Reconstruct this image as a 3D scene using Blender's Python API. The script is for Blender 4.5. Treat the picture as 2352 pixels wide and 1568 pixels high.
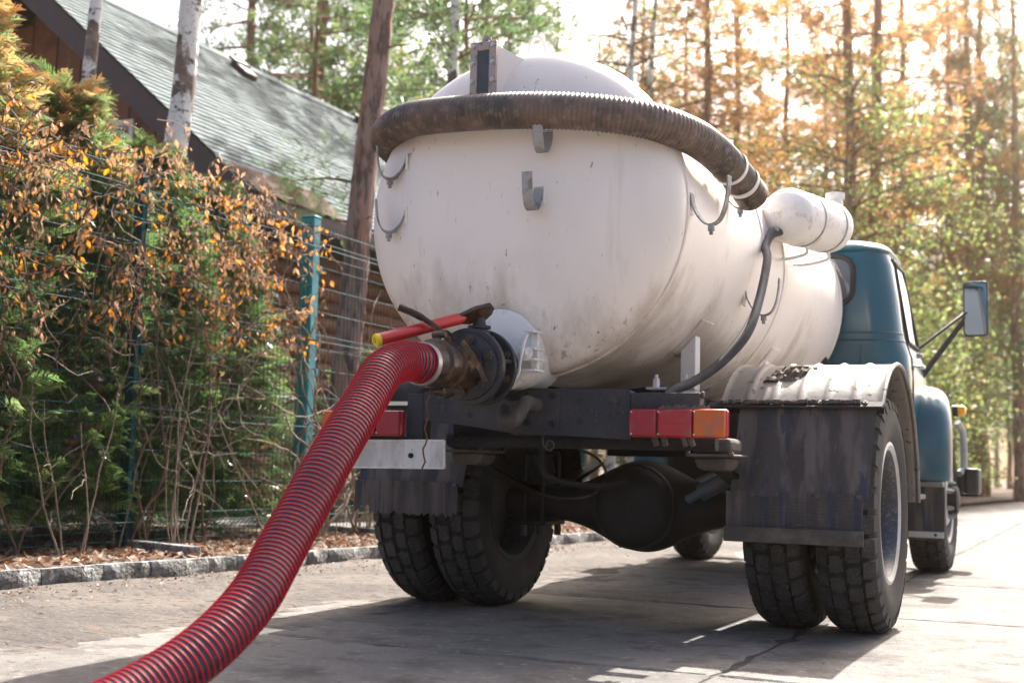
import bpy, math, random
import numpy as np
from mathutils import Vector, Matrix

random.seed(7)
rng = np.random.default_rng(7)
R = math.radians
scene = bpy.context.scene
for o in list(bpy.data.objects):
    bpy.data.objects.remove(o)

# ------------------------------------------------------------------ camera
cam_d = bpy.data.cameras.new("camera")
cam = bpy.data.objects.new("camera", cam_d)
scene.collection.objects.link(cam)
yaw, pitch, roll = R(24.969), R(5.591), R(1.397)
c_f = Vector((-math.sin(yaw) * math.cos(pitch), math.cos(yaw) * math.cos(pitch), math.sin(pitch)))
c_r0 = Vector((math.cos(yaw), math.sin(yaw), 0))
c_u0 = c_r0.cross(c_f)
c_r = math.cos(roll) * c_r0 + math.sin(roll) * c_u0
c_u = -math.sin(roll) * c_r0 + math.cos(roll) * c_u0
m = Matrix((c_r, c_u, -c_f)).transposed().to_4x4()
m.translation = Vector((1.8913, -5.436, 0.6353))
cam.matrix_world = m
cam_d.sensor_width = 36.0
cam_d.lens = 2929.0 / 2352.0 * 36.0
cam_d.clip_start = 0.1
cam_d.clip_end = 2000
cam_d.dof.use_dof = True
cam_d.dof.focus_distance = 4.75
cam_d.dof.aperture_fstop = 2.9
scene.camera = cam

# ------------------------------------------------------------------ sky and sun
SUN_EL, SUN_AZ = R(47), R(2.0)          # azimuth measured from +Y towards +X
world = bpy.data.worlds.new("World")
scene.world = world
world.use_nodes = True
wn = world.node_tree.nodes
wl = world.node_tree.links
sky = wn.new("ShaderNodeTexSky")
sky.sky_type = 'NISHITA'
sky.sun_disc = False
sky.sun_elevation = SUN_EL
sky.sun_rotation = SUN_AZ
sky.air_density = 0.8
sky.dust_density = 7.0
sky.ozone_density = 0.4
wn["Background"].inputs[1].default_value = 0.12
wl.new(sky.outputs[0], wn["Background"].inputs[0])

sun_d = bpy.data.lights.new("sun", 'SUN')
sun_d.energy = 5.0
sun_d.angle = R(0.6)
sun_d.color = (1.0, 0.955, 0.89)
sun = bpy.data.objects.new("sun", sun_d)
scene.collection.objects.link(sun)
to_sun = Vector((math.sin(SUN_AZ) * math.cos(SUN_EL), math.cos(SUN_AZ) * math.cos(SUN_EL), math.sin(SUN_EL)))
sun.rotation_euler = to_sun.to_track_quat('Z', 'Y').to_euler()
sun.location = (0, 20, 25)

scene.view_settings.view_transform = 'Standard'
scene.view_settings.look = 'None'
scene.view_settings.gamma = 1.0
scene.view_settings.exposure = 1.65
scene.view_settings.use_curve_mapping = False
scene.render.engine = 'CYCLES'
scene.cycles.use_denoising = True
scene.cycles.max_bounces = 8
scene.cycles.transparent_max_bounces = 12
scene.cycles.sample_clamp_indirect = 6.0

# ------------------------------------------------------------------ helpers
COL = scene.collection


def V(*a):
    return Vector(a)


def perp(axis):
    axis = Vector(axis).normalized()
    up = Vector((0, 0, 1)) if abs(axis.z) < 0.9 else Vector((0, 1, 0))
    u = axis.cross(up).normalized()
    v = axis.cross(u).normalized()
    return axis, u, v


def catmull(pts, n=10):
    pts = [Vector(p) for p in pts]
    P = [pts[0] * 2 - pts[1]] + pts + [pts[-1] * 2 - pts[-2]]
    out = []
    for i in range(1, len(P) - 2):
        a, b, c, d = P[i - 1], P[i], P[i + 1], P[i + 2]
        for k in range(n):
            t = k / n
            out.append(0.5 * ((2 * b) + (c - a) * t + (2 * a - 5 * b + 4 * c - d) * t * t + (3 * b - a - 3 * c + d) * t ** 3))
    out.append(P[-2])
    return out


def resample(path, step):
    path = [Vector(p) for p in path]
    out = [path[0]]
    acc = 0.0
    for a, b in zip(path, path[1:]):
        L = (b - a).length
        if L < 1e-9:
            continue
        t = step - acc
        while t <= L:
            out.append(a + (b - a) * (t / L))
            t += step
        acc = (acc + L) % step if step else 0
    return out


def frames(path):
    """parallel transport frames along a path"""
    n = len(path)
    T = []
    for i in range(n):
        a = path[max(i - 1, 0)]
        b = path[min(i + 1, n - 1)]
        T.append((b - a).normalized())
    _, u, v = perp(T[0])
    U = [u]
    for i in range(1, n):
        q = T[i - 1].rotation_difference(T[i])
        u = q @ U[-1]
        u = (u - T[i] * u.dot(T[i])).normalized()
        U.append(u)
    W = [T[i].cross(U[i]) for i in range(n)]
    return T, U, W


class MB:
    def __init__(self):
        self.v = []
        self.f = []

    def add(self, verts, faces):
        o = len(self.v)
        self.v += [tuple(p) for p in verts]
        self.f += [tuple(i + o for i in f) for f in faces]
        return self

    def box(self, x0, x1, y0, y1, z0, z1):
        vs = [(x0, y0, z0), (x1, y0, z0), (x1, y1, z0), (x0, y1, z0), (x0, y0, z1), (x1, y0, z1), (x1, y1, z1), (x0, y1, z1)]
        return self.add(vs, [(3, 2, 1, 0), (4, 5, 6, 7), (0, 1, 5, 4), (1, 2, 6, 5), (2, 3, 7, 6), (3, 0, 4, 7)])

    def obox(self, c, a, b, d):
        c, a, b, d = Vector(c), Vector(a), Vector(b), Vector(d)
        vs = [c - a - b - d, c + a - b - d, c + a + b - d, c - a + b - d, c - a - b + d, c + a - b + d, c + a + b + d, c - a + b + d]
        return self.add(vs, [(3, 2, 1, 0), (4, 5, 6, 7), (0, 1, 5, 4), (1, 2, 6, 5), (2, 3, 7, 6), (3, 0, 4, 7)])

    def lathe(self, o, axis, prof, n=24, closed=False, cap0=True, cap1=True, su=1.0, sv=1.0):
        """prof: list of (t, r) along axis from o"""
        ax, u, v = perp(axis)
        o = Vector(o)
        base = len(self.v)
        for t, r in prof:
            for k in range(n):
                a = 2 * math.pi * k / n
                self.v.append(tuple(o + ax * t + u * (r * su * math.cos(a)) + v * (r * sv * math.sin(a))))
        m_ = len(prof)
        rng_ = range(m_) if closed else range(m_ - 1)
        for i in rng_:
            j = (i + 1) % m_
            for k in range(n):
                l = (k + 1) % n
                self.f.append((base + i * n + k, base + i * n + l, base + j * n + l, base + j * n + k))
        if not closed:
            if cap0 and prof[0][1] > 1e-6:
                self.f.append(tuple(base + k for k in reversed(range(n))))
            if cap1 and prof[-1][1] > 1e-6:
                self.f.append(tuple(base + (m_ - 1) * n + k for k in range(n)))
        return self

    def cyl(self, p0, p1, r0, r1=None, n=16):
        p0, p1 = Vector(p0), Vector(p1)
        L = (p1 - p0).length
        return self.lathe(p0, p1 - p0, [(0, r0), (L, r0 if r1 is None else r1)], n)

    def tube(self, path, r, n=10, cap=True):
        path = [Vector(p) for p in path]
        T, U, W = frames(path)
        base = len(self.v)
        for i, p in enumerate(path):
            ri = r[i] if hasattr(r, '__len__') else r
            for k in range(n):
                a = 2 * math.pi * k / n
                self.v.append(tuple(p + U[i] * (ri * math.cos(a)) + W[i] * (ri * math.sin(a))))
        for i in range(len(path) - 1):
            for k in range(n):
                l = (k + 1) % n
                self.f.append((base + i * n + k, base + i * n + l, base + (i + 1) * n + l, base + (i + 1) * n + k))
        if cap:
            self.f.append(tuple(base + k for k in reversed(range(n))))
            self.f.append(tuple(base + (len(path) - 1) * n + k for k in range(n)))
        return self

    def bar(self, path, side, w, t):
        """flat bar swept along path; side = constant direction of its width"""
        path = [Vector(p) for p in path]
        side = Vector(side).normalized()
        n = len(path)
        base = len(self.v)
        for i in range(n):
            tg = (path[min(i + 1, n - 1)] - path[max(i - 1, 0)]).normalized()
            nn = tg.cross(side).normalized()
            for s, q in ((-1, -1), (1, -1), (1, 1), (-1, 1)):
                self.v.append(tuple(path[i] + side * (s * w / 2) + nn * (q * t / 2)))
        for i in range(n - 1):
            for k in range(4):
                l = (k + 1) % 4
                self.f.append((base + i * 4 + k, base + i * 4 + l, base + (i + 1) * 4 + l, base + (i + 1) * 4 + k))
        self.f.append((base + 3, base + 2, base + 1, base))
        e = base + (n - 1) * 4
        self.f.append((e, e + 1, e + 2, e + 3))
        return self

    def loft(self, rings, cap0=True, cap1=True, closed=True):
        base = len(self.v)
        n = len(rings[0])
        for r in rings:
            self.v += [tuple(p) for p in r]
        kk = n if closed else n - 1
        for i in range(len(rings) - 1):
            for k in range(kk):
                l = (k + 1) % n
                self.f.append((base + i * n + k, base + i * n + l, base + (i + 1) * n + l, base + (i + 1) * n + k))
        if cap0:
            self.f.append(tuple(base + k for k in reversed(range(n))))
        if cap1:
            self.f.append(tuple(base + (len(rings) - 1) * n + k for k in range(n)))
        return self

    def prism(self, poly, o, ux, uy, d):
        o, ux, uy, d = Vector(o), Vector(ux), Vector(uy), Vector(d)
        a = [o + ux * p[0] + uy * p[1] for p in poly]
        b = [p + d for p in a]
        n = len(poly)
        fs = [tuple(range(n)), tuple(reversed(range(n, 2 * n)))]
        fs += [(i, i + n, (i + 1) % n + n, (i + 1) % n) for i in range(n)]
        return self.add(a + b, fs)

    def mesh(self, name, smooth=35.0):
        me = bpy.data.meshes.new(name)
        me.from_pydata(self.v, [], self.f)
        me.validate()
        import bmesh
        bm = bmesh.new()
        bm.from_mesh(me)
        bmesh.ops.recalc_face_normals(bm, faces=bm.faces)
        bm.to_mesh(me)
        bm.free()
        if smooth:
            me.polygons.foreach_set("use_smooth", [True] * len(me.polygons))
            me.set_sharp_from_angle(angle=R(smooth))
        return me

    def build(self, name, mat, parent=None, smooth=35.0, bevel=0.0, loc=None):
        me = self.mesh(name, smooth)
        me.materials.append(mat)
        return put(name, me, parent, bevel, loc)


def put(name, me, parent=None, bevel=0.0, loc=None, rot=None):
    o = bpy.data.objects.new(name, me)
    COL.objects.link(o)
    if parent is not None:
        o.parent = parent
    if loc is not None:
        o.location = loc
    if rot is not None:
        o.rotation_euler = rot
    if bevel:
        b = o.modifiers.new("edge", 'BEVEL')
        b.width = bevel
        b.segments = 2
        b.limit_method = 'ANGLE'
        b.angle_limit = R(40)
    return o


def np_mesh(name, verts, quads, mat, tint=None, smooth=False):
    verts = np.asarray(verts, dtype=np.float32).reshape(-1, 3)
    quads = np.asarray(quads, dtype=np.int32).reshape(-1, 4)
    me = bpy.data.meshes.new(name)
    me.vertices.add(len(verts))
    me.vertices.foreach_set("co", verts.ravel())
    nf = len(quads)
    me.loops.add(nf * 4)
    me.loops.foreach_set("vertex_index", quads.ravel())
    me.polygons.add(nf)
    me.polygons.foreach_set("loop_start", np.arange(nf, dtype=np.int32) * 4)
    me.polygons.foreach_set("loop_total", np.full(nf, 4, dtype=np.int32))
    if smooth:
        me.polygons.foreach_set("use_smooth", np.ones(nf, dtype=bool))
    if tint is not None:
        a = me.attributes.new("tint", 'FLOAT', 'FACE')
        a.data.foreach_set("value", np.asarray(tint, dtype=np.float32))
    me.update(calc_edges=True)
    me.validate()
    me.materials.append(mat)
    return me


def tag(o, label=None, cat=None, group=None, kind=None):
    if label:
        o["label"] = label
    if cat:
        o["category"] = cat
    if group:
        o["group"] = group
    if kind:
        o["kind"] = kind
    return o


def empty(name, loc=(0, 0, 0), rz=0.0):
    o = bpy.data.objects.new(name, None)
    COL.objects.link(o)
    o.location = loc
    o.rotation_euler = (0, 0, rz)
    o.empty_display_size = 0.2
    return o


# ------------------------------------------------------------------ materials
def material(name, base, rough=0.6, metal=0.0, layers=(), bump=None, coat=0.0, spec=0.5, rand=0.0, bump2=None):
    """layers: (scale, stretch, lo, hi, colour, strength[, rough]) noise masks mixed over the base colour"""
    mt = bpy.data.materials.new(name)
    mt.use_nodes = True
    nt = mt.node_tree
    N, L = nt.nodes, nt.links
    bs = N["Principled BSDF"]
    tc = N.new("ShaderNodeTexCoord")
    col = N.new("ShaderNodeRGB")
    col.outputs[0].default_value = (*base, 1)
    cur = col.outputs[0]
    rr = N.new("ShaderNodeValue")
    rr.outputs[0].default_value = rough
    rcur = rr.outputs[0]
    if rand:
        oi = N.new("ShaderNodeObjectInfo")
        hs = N.new("ShaderNodeHueSaturation")
        mp = N.new("ShaderNodeMapRange")
        mp.inputs[3].default_value = 1 - rand
        mp.inputs[4].default_value = 1 + rand
        L.new(oi.outputs["Random"], mp.inputs[0])
        L.new(mp.outputs[0], hs.inputs["Value"])
        L.new(cur, hs.inputs["Color"])
        cur = hs.outputs[0]
    for i, ly in enumerate(layers):
        sc, st, lo, hi, c2, k = ly[:6]
        mpn = N.new("ShaderNodeMapping")
        mpn.inputs["Scale"].default_value = st
        mpn.inputs["Location"].default_value = (i * 3.7, i * 1.9, i * 5.3)
        L.new(tc.outputs["Object"], mpn.inputs[0])
        nz = N.new("ShaderNodeTexNoise")
        nz.inputs["Scale"].default_value = sc
        nz.inputs["Detail"].default_value = 6
        nz.inputs["Roughness"].default_value = 0.62
        L.new(mpn.outputs[0], nz.inputs["Vector"])
        mr = N.new("ShaderNodeMapRange")
        mr.inputs[1].default_value = lo
        mr.inputs[2].default_value = hi
        mr.inputs[3].default_value = 0
        mr.inputs[4].default_value = k
        mr.interpolation_type = 'SMOOTHSTEP'
        L.new(nz.outputs[0], mr.inputs[0])
        mx = N.new("ShaderNodeMix")
        mx.data_type = 'RGBA'
        L.new(mr.outputs[0], mx.inputs[0])
        L.new(cur, mx.inputs[6])
        mx.inputs[7].default_value = (*c2, 1)
        cur = mx.outputs[2]
        if len(ly) > 6:
            m2 = N.new("ShaderNodeMix")
            L.new(mr.outputs[0], m2.inputs[0])
            L.new(rcur, m2.inputs[2])
            m2.inputs[3].default_value = ly[6]
            rcur = m2.outputs[0]
    L.new(cur, bs.inputs["Base Color"])
    L.new(rcur, bs.inputs["Roughness"])
    bs.inputs["Metallic"].default_value = metal
    bs.inputs["Specular IOR Level"].default_value = spec
    if coat:
        bs.inputs["Coat Weight"].default_value = coat
        bs.inputs["Coat Roughness"].default_value = 0.12
    prev = None
    for b in (bump, bump2):
        if b:
            sc, st, dist = b[:3]
            mpn = N.new("ShaderNodeMapping")
            mpn.inputs["Scale"].default_value = b[3] if len(b) > 3 else (1, 1, 1)
            L.new(tc.outputs["Object"], mpn.inputs[0])
            nz = N.new("ShaderNodeTexNoise")
            nz.inputs["Scale"].default_value = sc
            nz.inputs["Detail"].default_value = 5
            L.new(mpn.outputs[0], nz.inputs["Vector"])
            bp = N.new("ShaderNodeBump")
            bp.inputs["Strength"].default_value = st
            bp.inputs["Distance"].default_value = dist
            L.new(nz.outputs[0], bp.inputs["Height"])
            if prev:
                L.new(prev, bp.inputs["Normal"])
            prev = bp.outputs[0]
    if prev:
        L.new(prev, bs.inputs["Normal"])
    return mt


def leafmat(name, stops, transl=0.45, rough=0.55, noise=None):
    """leaf shader: diffuse + translucent, colour from the per-leaf tint"""
    mt = bpy.data.materials.new(name)
    mt.use_nodes = True
    nt = mt.node_tree
    N, L = nt.nodes, nt.links
    out = N["Material Output"]
    bs = N["Principled BSDF"]
    at = N.new("ShaderNodeAttribute")
    at.attribute_name = "tint"
    rp = N.new("ShaderNodeValToRGB")
    e = rp.color_ramp.elements
    e[0].position, e[0].color = stops[0][0], (*stops[0][1], 1)
    e[1].position, e[1].color = stops[-1][0], (*stops[-1][1], 1)
    for p, c in stops[1:-1]:
        x = e.new(p)
        x.color = (*c, 1)
    L.new(at.outputs["Fac"], rp.inputs[0])
    L.new(rp.outputs[0], bs.inputs["Base Color"])
    bs.inputs["Roughness"].default_value = rough
    tr = N.new("ShaderNodeBsdfTranslucent")
    hs = N.new("ShaderNodeHueSaturation")
    hs.inputs["Saturation"].default_value = 1.1
    hs.inputs["Value"].default_value = 1.5
    L.new(rp.outputs[0], hs.inputs["Color"])
    L.new(hs.outputs[0], tr.inputs["Color"])
    mx = N.new("ShaderNodeMixShader")
    mx.inputs[0].default_value = transl
    L.new(bs.outputs[0], mx.inputs[1])
    L.new(tr.outputs[0], mx.inputs[2])
    L.new(mx.outputs[0], out.inputs[0])
    return mt


S1 = (1, 1, 1)
M = {}
M['tank'] = material("tank_paint", (0.84, 0.77, 0.71), 0.42, 0, [
    (2.2, (1, 1, 0.5), 0.42, 0.75, (0.75, 0.70, 0.655), 0.8),
    (1.3, (1, 1, 0.9), 0.54, 0.74, (0.60, 0.53, 0.46), 0.4),
    (34, (1, 1, 0.30), 0.66, 0.72, (0.11, 0.085, 0.07), 0.75),
    (9, (1, 1, 0.08), 0.60, 0.76, (0.50, 0.44, 0.38), 0.4),
    (3.5, (1, 1, 0.4), 0.66, 0.78, (0.30, 0.26, 0.22), 0.4),
    (110, (1, 1, 0.16), 0.66, 0.73, (0.15, 0.11, 0.085), 0.65)], bump=(4, 0.5, 0.008), bump2=(60, 0.12, 0.002), spec=0.5)
# dried road splatter on the lower tank, plus brownish underside shading painted in
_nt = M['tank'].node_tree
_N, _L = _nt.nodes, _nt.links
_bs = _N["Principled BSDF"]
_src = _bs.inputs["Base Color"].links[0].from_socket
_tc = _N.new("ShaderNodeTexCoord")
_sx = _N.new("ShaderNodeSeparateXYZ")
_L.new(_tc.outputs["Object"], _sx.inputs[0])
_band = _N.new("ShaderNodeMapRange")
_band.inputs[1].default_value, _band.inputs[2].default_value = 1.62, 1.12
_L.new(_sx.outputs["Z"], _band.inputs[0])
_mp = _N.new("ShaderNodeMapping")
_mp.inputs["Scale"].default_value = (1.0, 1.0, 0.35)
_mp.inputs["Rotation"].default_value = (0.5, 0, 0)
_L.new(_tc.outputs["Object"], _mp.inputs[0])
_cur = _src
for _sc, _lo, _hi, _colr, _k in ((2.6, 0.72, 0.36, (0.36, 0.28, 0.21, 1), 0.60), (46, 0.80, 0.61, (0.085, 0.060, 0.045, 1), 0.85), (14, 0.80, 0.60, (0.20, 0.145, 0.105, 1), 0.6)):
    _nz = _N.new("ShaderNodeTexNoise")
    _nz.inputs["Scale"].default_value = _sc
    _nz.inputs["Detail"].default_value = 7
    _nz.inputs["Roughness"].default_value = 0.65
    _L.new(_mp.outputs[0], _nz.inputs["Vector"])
    _th = _N.new("ShaderNodeMapRange")            # the threshold falls towards the bottom, so the brown thickens there
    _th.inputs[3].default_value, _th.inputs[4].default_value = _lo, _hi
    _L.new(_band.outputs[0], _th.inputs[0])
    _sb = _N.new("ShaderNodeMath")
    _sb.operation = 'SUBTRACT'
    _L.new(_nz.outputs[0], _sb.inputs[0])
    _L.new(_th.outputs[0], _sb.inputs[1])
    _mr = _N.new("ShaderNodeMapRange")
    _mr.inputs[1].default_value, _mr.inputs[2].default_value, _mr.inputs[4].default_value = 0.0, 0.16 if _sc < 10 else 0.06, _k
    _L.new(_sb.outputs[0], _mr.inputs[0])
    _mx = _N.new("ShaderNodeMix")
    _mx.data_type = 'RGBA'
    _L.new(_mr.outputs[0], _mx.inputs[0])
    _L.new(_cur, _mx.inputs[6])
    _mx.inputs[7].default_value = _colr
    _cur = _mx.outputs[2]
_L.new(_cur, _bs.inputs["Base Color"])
M['white_steel'] = material("white_painted_steel", (0.76, 0.73, 0.70), 0.5, 0, [
    (14, S1, 0.52, 0.72, (0.42, 0.36, 0.30), 0.7), (60, S1, 0.64, 0.70, (0.13, 0.09, 0.07), 0.8)], bump=(40, 0.3, 0.003))
M['hook'] = material("hook_steel", (0.33, 0.33, 0.33), 0.5, 0.3, [
    (22, S1, 0.50, 0.62, (0.20, 0.17, 0.14), 0.85), (60, S1, 0.6, 0.68, (0.14, 0.08, 0.04), 0.8)], bump=(60, 0.4, 0.002))
M['chassis'] = material("chassis_black", (0.013, 0.0145, 0.020), 0.8, 0, [
    (5, S1, 0.45, 0.75, (0.036, 0.033, 0.031), 0.8), (90, S1, 0.60, 0.72, (0.11, 0.10, 0.09), 0.5),
    (12, S1, 0.62, 0.76, (0.11, 0.06, 0.035), 0.5)], bump=(60, 0.35, 0.003), spec=0.3)
M['xmember'] = material('lit_dusty_crossmember', (0.034, 0.037, 0.046), 0.7, 0, [(4, S1, 0.45, 0.72, (0.075, 0.068, 0.064), 0.8), (120, S1, 0.60, 0.70, (0.16, 0.145, 0.13), 0.6), (9, S1, 0.62, 0.74, (0.12, 0.07, 0.045), 0.6)], bump=(70, 0.4, 0.003), spec=0.3)  # dusty chassis black, lightened for the light falling on the rear face
M['bolt'] = material('dull_bolt', (0.085, 0.078, 0.075), 0.45, 0.5, [(60, S1, 0.5, 0.65, (0.16, 0.08, 0.04), 0.7)])
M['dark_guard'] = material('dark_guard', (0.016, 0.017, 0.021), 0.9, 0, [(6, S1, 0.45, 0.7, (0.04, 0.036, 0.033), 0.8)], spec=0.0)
M['dusty'] = material("dusty_iron", (0.060, 0.053, 0.047), 0.8, 0, [
    (7, S1, 0.45, 0.7, (0.17, 0.14, 0.115), 0.8), (40, S1, 0.6, 0.7, (0.04, 0.035, 0.03), 0.7)], bump=(35, 0.5, 0.005))
M['axle'] = material("axle_iron", (0.010, 0.0105, 0.012), 0.7, 0, [
    (6, S1, 0.5, 0.75, (0.024, 0.021, 0.019), 0.8)], bump=(45, 0.4, 0.004))
M['rubber'] = material("tyre_rubber", (0.012, 0.012, 0.0125), 0.82, 0, [
    (7, S1, 0.45, 0.75, (0.036, 0.033, 0.031), 0.8), (120, S1, 0.58, 0.72, (0.085, 0.078, 0.07), 0.5)], bump=(110, 0.5, 0.003))
M['tread'] = material('dusty_tread', (0.028, 0.027, 0.027), 0.85, 0, [(9, S1, 0.42, 0.68, (0.055, 0.051, 0.048), 0.85), (150, S1, 0.54, 0.66, (0.14, 0.13, 0.12), 0.5)], bump=(140, 0.8, 0.004))
M['flap'] = material("rubber_flap", (0.046, 0.042, 0.043), 0.75, 0, [
    (12, (1, 1, 0.09), 0.42, 0.58, (0.110, 0.094, 0.086), 0.9), (20, (1, 1, 0.06), 0.54, 0.61, (0.022, 0.030, 0.055), 0.85),
    (70, (1, 1, 0.6), 0.6, 0.7, (0.15, 0.13, 0.115), 0.4)], bump=(50, 0.35, 0.003))
M['mudguard'] = material("mudguard_steel", (0.17, 0.158, 0.147), 0.55, 0.25, [
    (5, S1, 0.50, 0.72, (0.25, 0.21, 0.18), 0.8), (24, S1, 0.60, 0.66, (0.07, 0.05, 0.04), 0.85, 0.9),
    (60, S1, 0.62, 0.68, (0.10, 0.05, 0.03), 0.8)], bump=(25, 0.35, 0.004))
M['mud'] = material("dried_mud", (0.15, 0.12, 0.098), 0.95, 0, [(20, S1, 0.4, 0.7, (0.055, 0.04, 0.03), 0.9)], bump=(30, 0.9, 0.02))
M['blue'] = material("cab_paint", (0.001, 0.072, 0.108), 0.22, 0, [
    (8, S1, 0.55, 0.8, (0.03, 0.10, 0.14), 0.6), (80, S1, 0.64, 0.72, (0.12, 0.12, 0.115), 0.5), (2.5, S1, 0.50, 0.75, (0.045, 0.085, 0.105), 0.6)], bump=(4, 0.2, 0.006), coat=0.25)
M['glass_dark'] = material("cab_glass", (0.10, 0.11, 0.12), 0.05, 0, spec=0.8)
M['gasket'] = material("black_gasket", (0.012, 0.012, 0.013), 0.6)
M['chrome'] = material("mirror_glass", (0.92, 0.93, 0.95), 0.03, 1.0)
M['black'] = material("black_plastic", (0.018, 0.018, 0.02), 0.45)
M['rim'] = material("rim_steel", (0.40, 0.40, 0.41), 0.45, 0.35, [
    (6, S1, 0.48, 0.72, (0.28, 0.22, 0.16), 0.8), (110, S1, 0.62, 0.69, (0.06, 0.05, 0.05), 0.8)], bump=(60, 0.3, 0.002))
M['rusty'] = material("wet_rusty_coupling", (0.040, 0.026, 0.020), 0.30, 0.35, [
    (18, S1, 0.48, 0.64, (0.15, 0.070, 0.025), 0.85), (30, S1, 0.60, 0.70, (0.26, 0.21, 0.18), 0.6), (12, S1, 0.6, 0.7, (0.02, 0.015, 0.012), 0.9)],
    bump=(28, 0.8, 0.008))
M['flange'] = material("blackened_flange", (0.028, 0.030, 0.036), 0.45, 0.2, [
    (10, S1, 0.5, 0.75, (0.06, 0.058, 0.06), 0.8), (26, S1, 0.62, 0.70, (0.20, 0.09, 0.035), 0.7), (90, S1, 0.66, 0.72, (0.2, 0.19, 0.18), 0.6)], bump=(50, 0.35, 0.003))
M['red'] = material("red_lever_paint", (0.56, 0.020, 0.022), 0.38, 0, [
    (30, S1, 0.62, 0.72, (0.25, 0.05, 0.04), 0.7), (90, S1, 0.68, 0.74, (0.08, 0.03, 0.02), 0.7)], coat=0.3)
M['yellow'] = material("yellow_cap", (0.80, 0.60, 0.01), 0.45, 0, [(50, S1, 0.66, 0.70, (0.05, 0.04, 0.02), 0.9)])
M['lens_red'] = material("red_lens", (0.36, 0.010, 0.018), 0.25, 0, [(18, S1, 0.46, 0.68, (0.27, 0.06, 0.07), 0.7), (100, S1, 0.62, 0.7, (0.22, 0.10, 0.09), 0.5)], bump=(160, 0.3, 0.002), spec=0.6)
M['lens_dusty'] = material("dusty_red_lens", (0.30, 0.010, 0.022), 0.4, 0, [(12, S1, 0.46, 0.66, (0.24, 0.06, 0.09), 0.7), (100, S1, 0.62, 0.7, (0.22, 0.10, 0.09), 0.5)], bump=(160, 0.3, 0.002))
M['lens_orange'] = material("orange_lens", (0.58, 0.12, 0.015), 0.28, 0, [(22, S1, 0.48, 0.60, (0.30, 0.13, 0.09), 0.8), (5, S1, 0.5, 0.7, (0.50, 0.10, 0.03), 0.7)], bump=(160, 0.3, 0.002))
M['amber'] = material("amber_lens", (0.95, 0.42, 0.01), 0.15)
M['plate'] = material("number_plate_back", (0.62, 0.60, 0.58), 0.5, 0.1, [
    (10, (1, 1, 0.25), 0.46, 0.66, (0.40, 0.37, 0.34), 0.8), (60, S1, 0.62, 0.69, (0.07, 0.055, 0.05), 0.85), (5, (1, 1, 0.4), 0.62, 0.78, (0.13, 0.10, 0.09), 0.7)])
M['screw'] = material("screw_steel", (0.55, 0.54, 0.52), 0.35, 0.7)
M['hose_dark'] = material("hose_navy_pvc", (0.009, 0.009, 0.026), 0.30, 0, [(6, S1, 0.55, 0.78, (0.025, 0.022, 0.03), 0.6)], coat=0.0)
M['hose_red'] = material("hose_red_rib", (0.42, 0.012, 0.026), 0.45, 0, [(9, S1, 0.52, 0.75, (0.36, 0.06, 0.06), 0.6), (60, S1, 0.66, 0.74, (0.20, 0.10, 0.08), 0.6)], coat=0.0, spec=0.2)
M['hose_black'] = material("worn_black_hose", (0.050, 0.042, 0.038), 0.48, 0, [
    (6, S1, 0.40, 0.60, (0.150, 0.100, 0.075), 0.85), (30, S1, 0.52, 0.64, (0.22, 0.165, 0.135), 0.7), (14, S1, 0.6, 0.7, (0.016, 0.015, 0.016), 0.85)], bump=(40, 0.4, 0.003))
M['grey_hose'] = material("grey_rubber_hose", (0.045, 0.045, 0.050), 0.65, 0, [(25, S1, 0.5, 0.7, (0.09, 0.083, 0.08), 0.7)], spec=0.3)
M['gauge_glass'] = material("gauge_glass", (0.022, 0.022, 0.028), 0.2, 0, [(9, (1, 1, 0.3), 0.5, 0.7, (0.06, 0.055, 0.06), 0.8)], spec=0.6)
M['gauge_steel'] = material("gauge_steel", (0.38, 0.31, 0.27), 0.42, 0.4, [(24, S1, 0.50, 0.66, (0.14, 0.075, 0.05), 0.85)], bump=(70, 0.4, 0.002))
M['cord'] = material("rusty_wire", (0.14, 0.06, 0.03), 0.8)

# setting
M['concrete'] = material("road_concrete", (0.20, 0.184, 0.167), 0.85, 0, [
    (0.8, S1, 0.40, 0.66, (0.12, 0.111, 0.103), 0.85), (6, S1, 0.48, 0.66, (0.095, 0.086, 0.079), 0.75),
    (22, S1, 0.55, 0.70, (0.34, 0.32, 0.30), 0.6), (2.0, (1.3, 0.8, 1), 0.58, 0.70, (0.07, 0.062, 0.057), 0.6), (45, S1, 0.50, 0.62, (0.13, 0.12, 0.11), 0.5), (160, S1, 0.54, 0.68, (0.10, 0.09, 0.082), 0.65)],
    bump=(140, 0.9, 0.006), bump2=(12, 0.7, 0.016), rand=0.07, spec=0.25)
M['joint'] = material("joint_dirt", (0.060, 0.050, 0.042), 0.95, 0, [(30, S1, 0.45, 0.7, (0.12, 0.10, 0.085), 0.8)], bump=(60, 0.8, 0.01))
M['dirt'] = material("dusty_dirt", (0.105, 0.089, 0.077), 0.95, 0, [
    (1.6, S1, 0.42, 0.62, (0.055, 0.046, 0.040), 0.85), (16, S1, 0.50, 0.62, (0.035, 0.029, 0.025), 0.8),
    (60, S1, 0.58, 0.70, (0.24, 0.21, 0.185), 0.6), (9, (0.4, 2, 1), 0.60, 0.72, (0.22, 0.12, 0.07), 0.5)], bump=(45, 0.9, 0.012), bump2=(8, 0.6, 0.02))
M['soil'] = material("forest_soil", (0.085, 0.060, 0.045), 0.98, 0, [
    (3, S1, 0.45, 0.68, (0.16, 0.11, 0.08), 0.85), (25, S1, 0.52, 0.66, (0.20, 0.12, 0.07), 0.7), (50, S1, 0.58, 0.68, (0.035, 0.027, 0.022), 0.8)], bump=(30, 0.9, 0.02))
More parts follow.
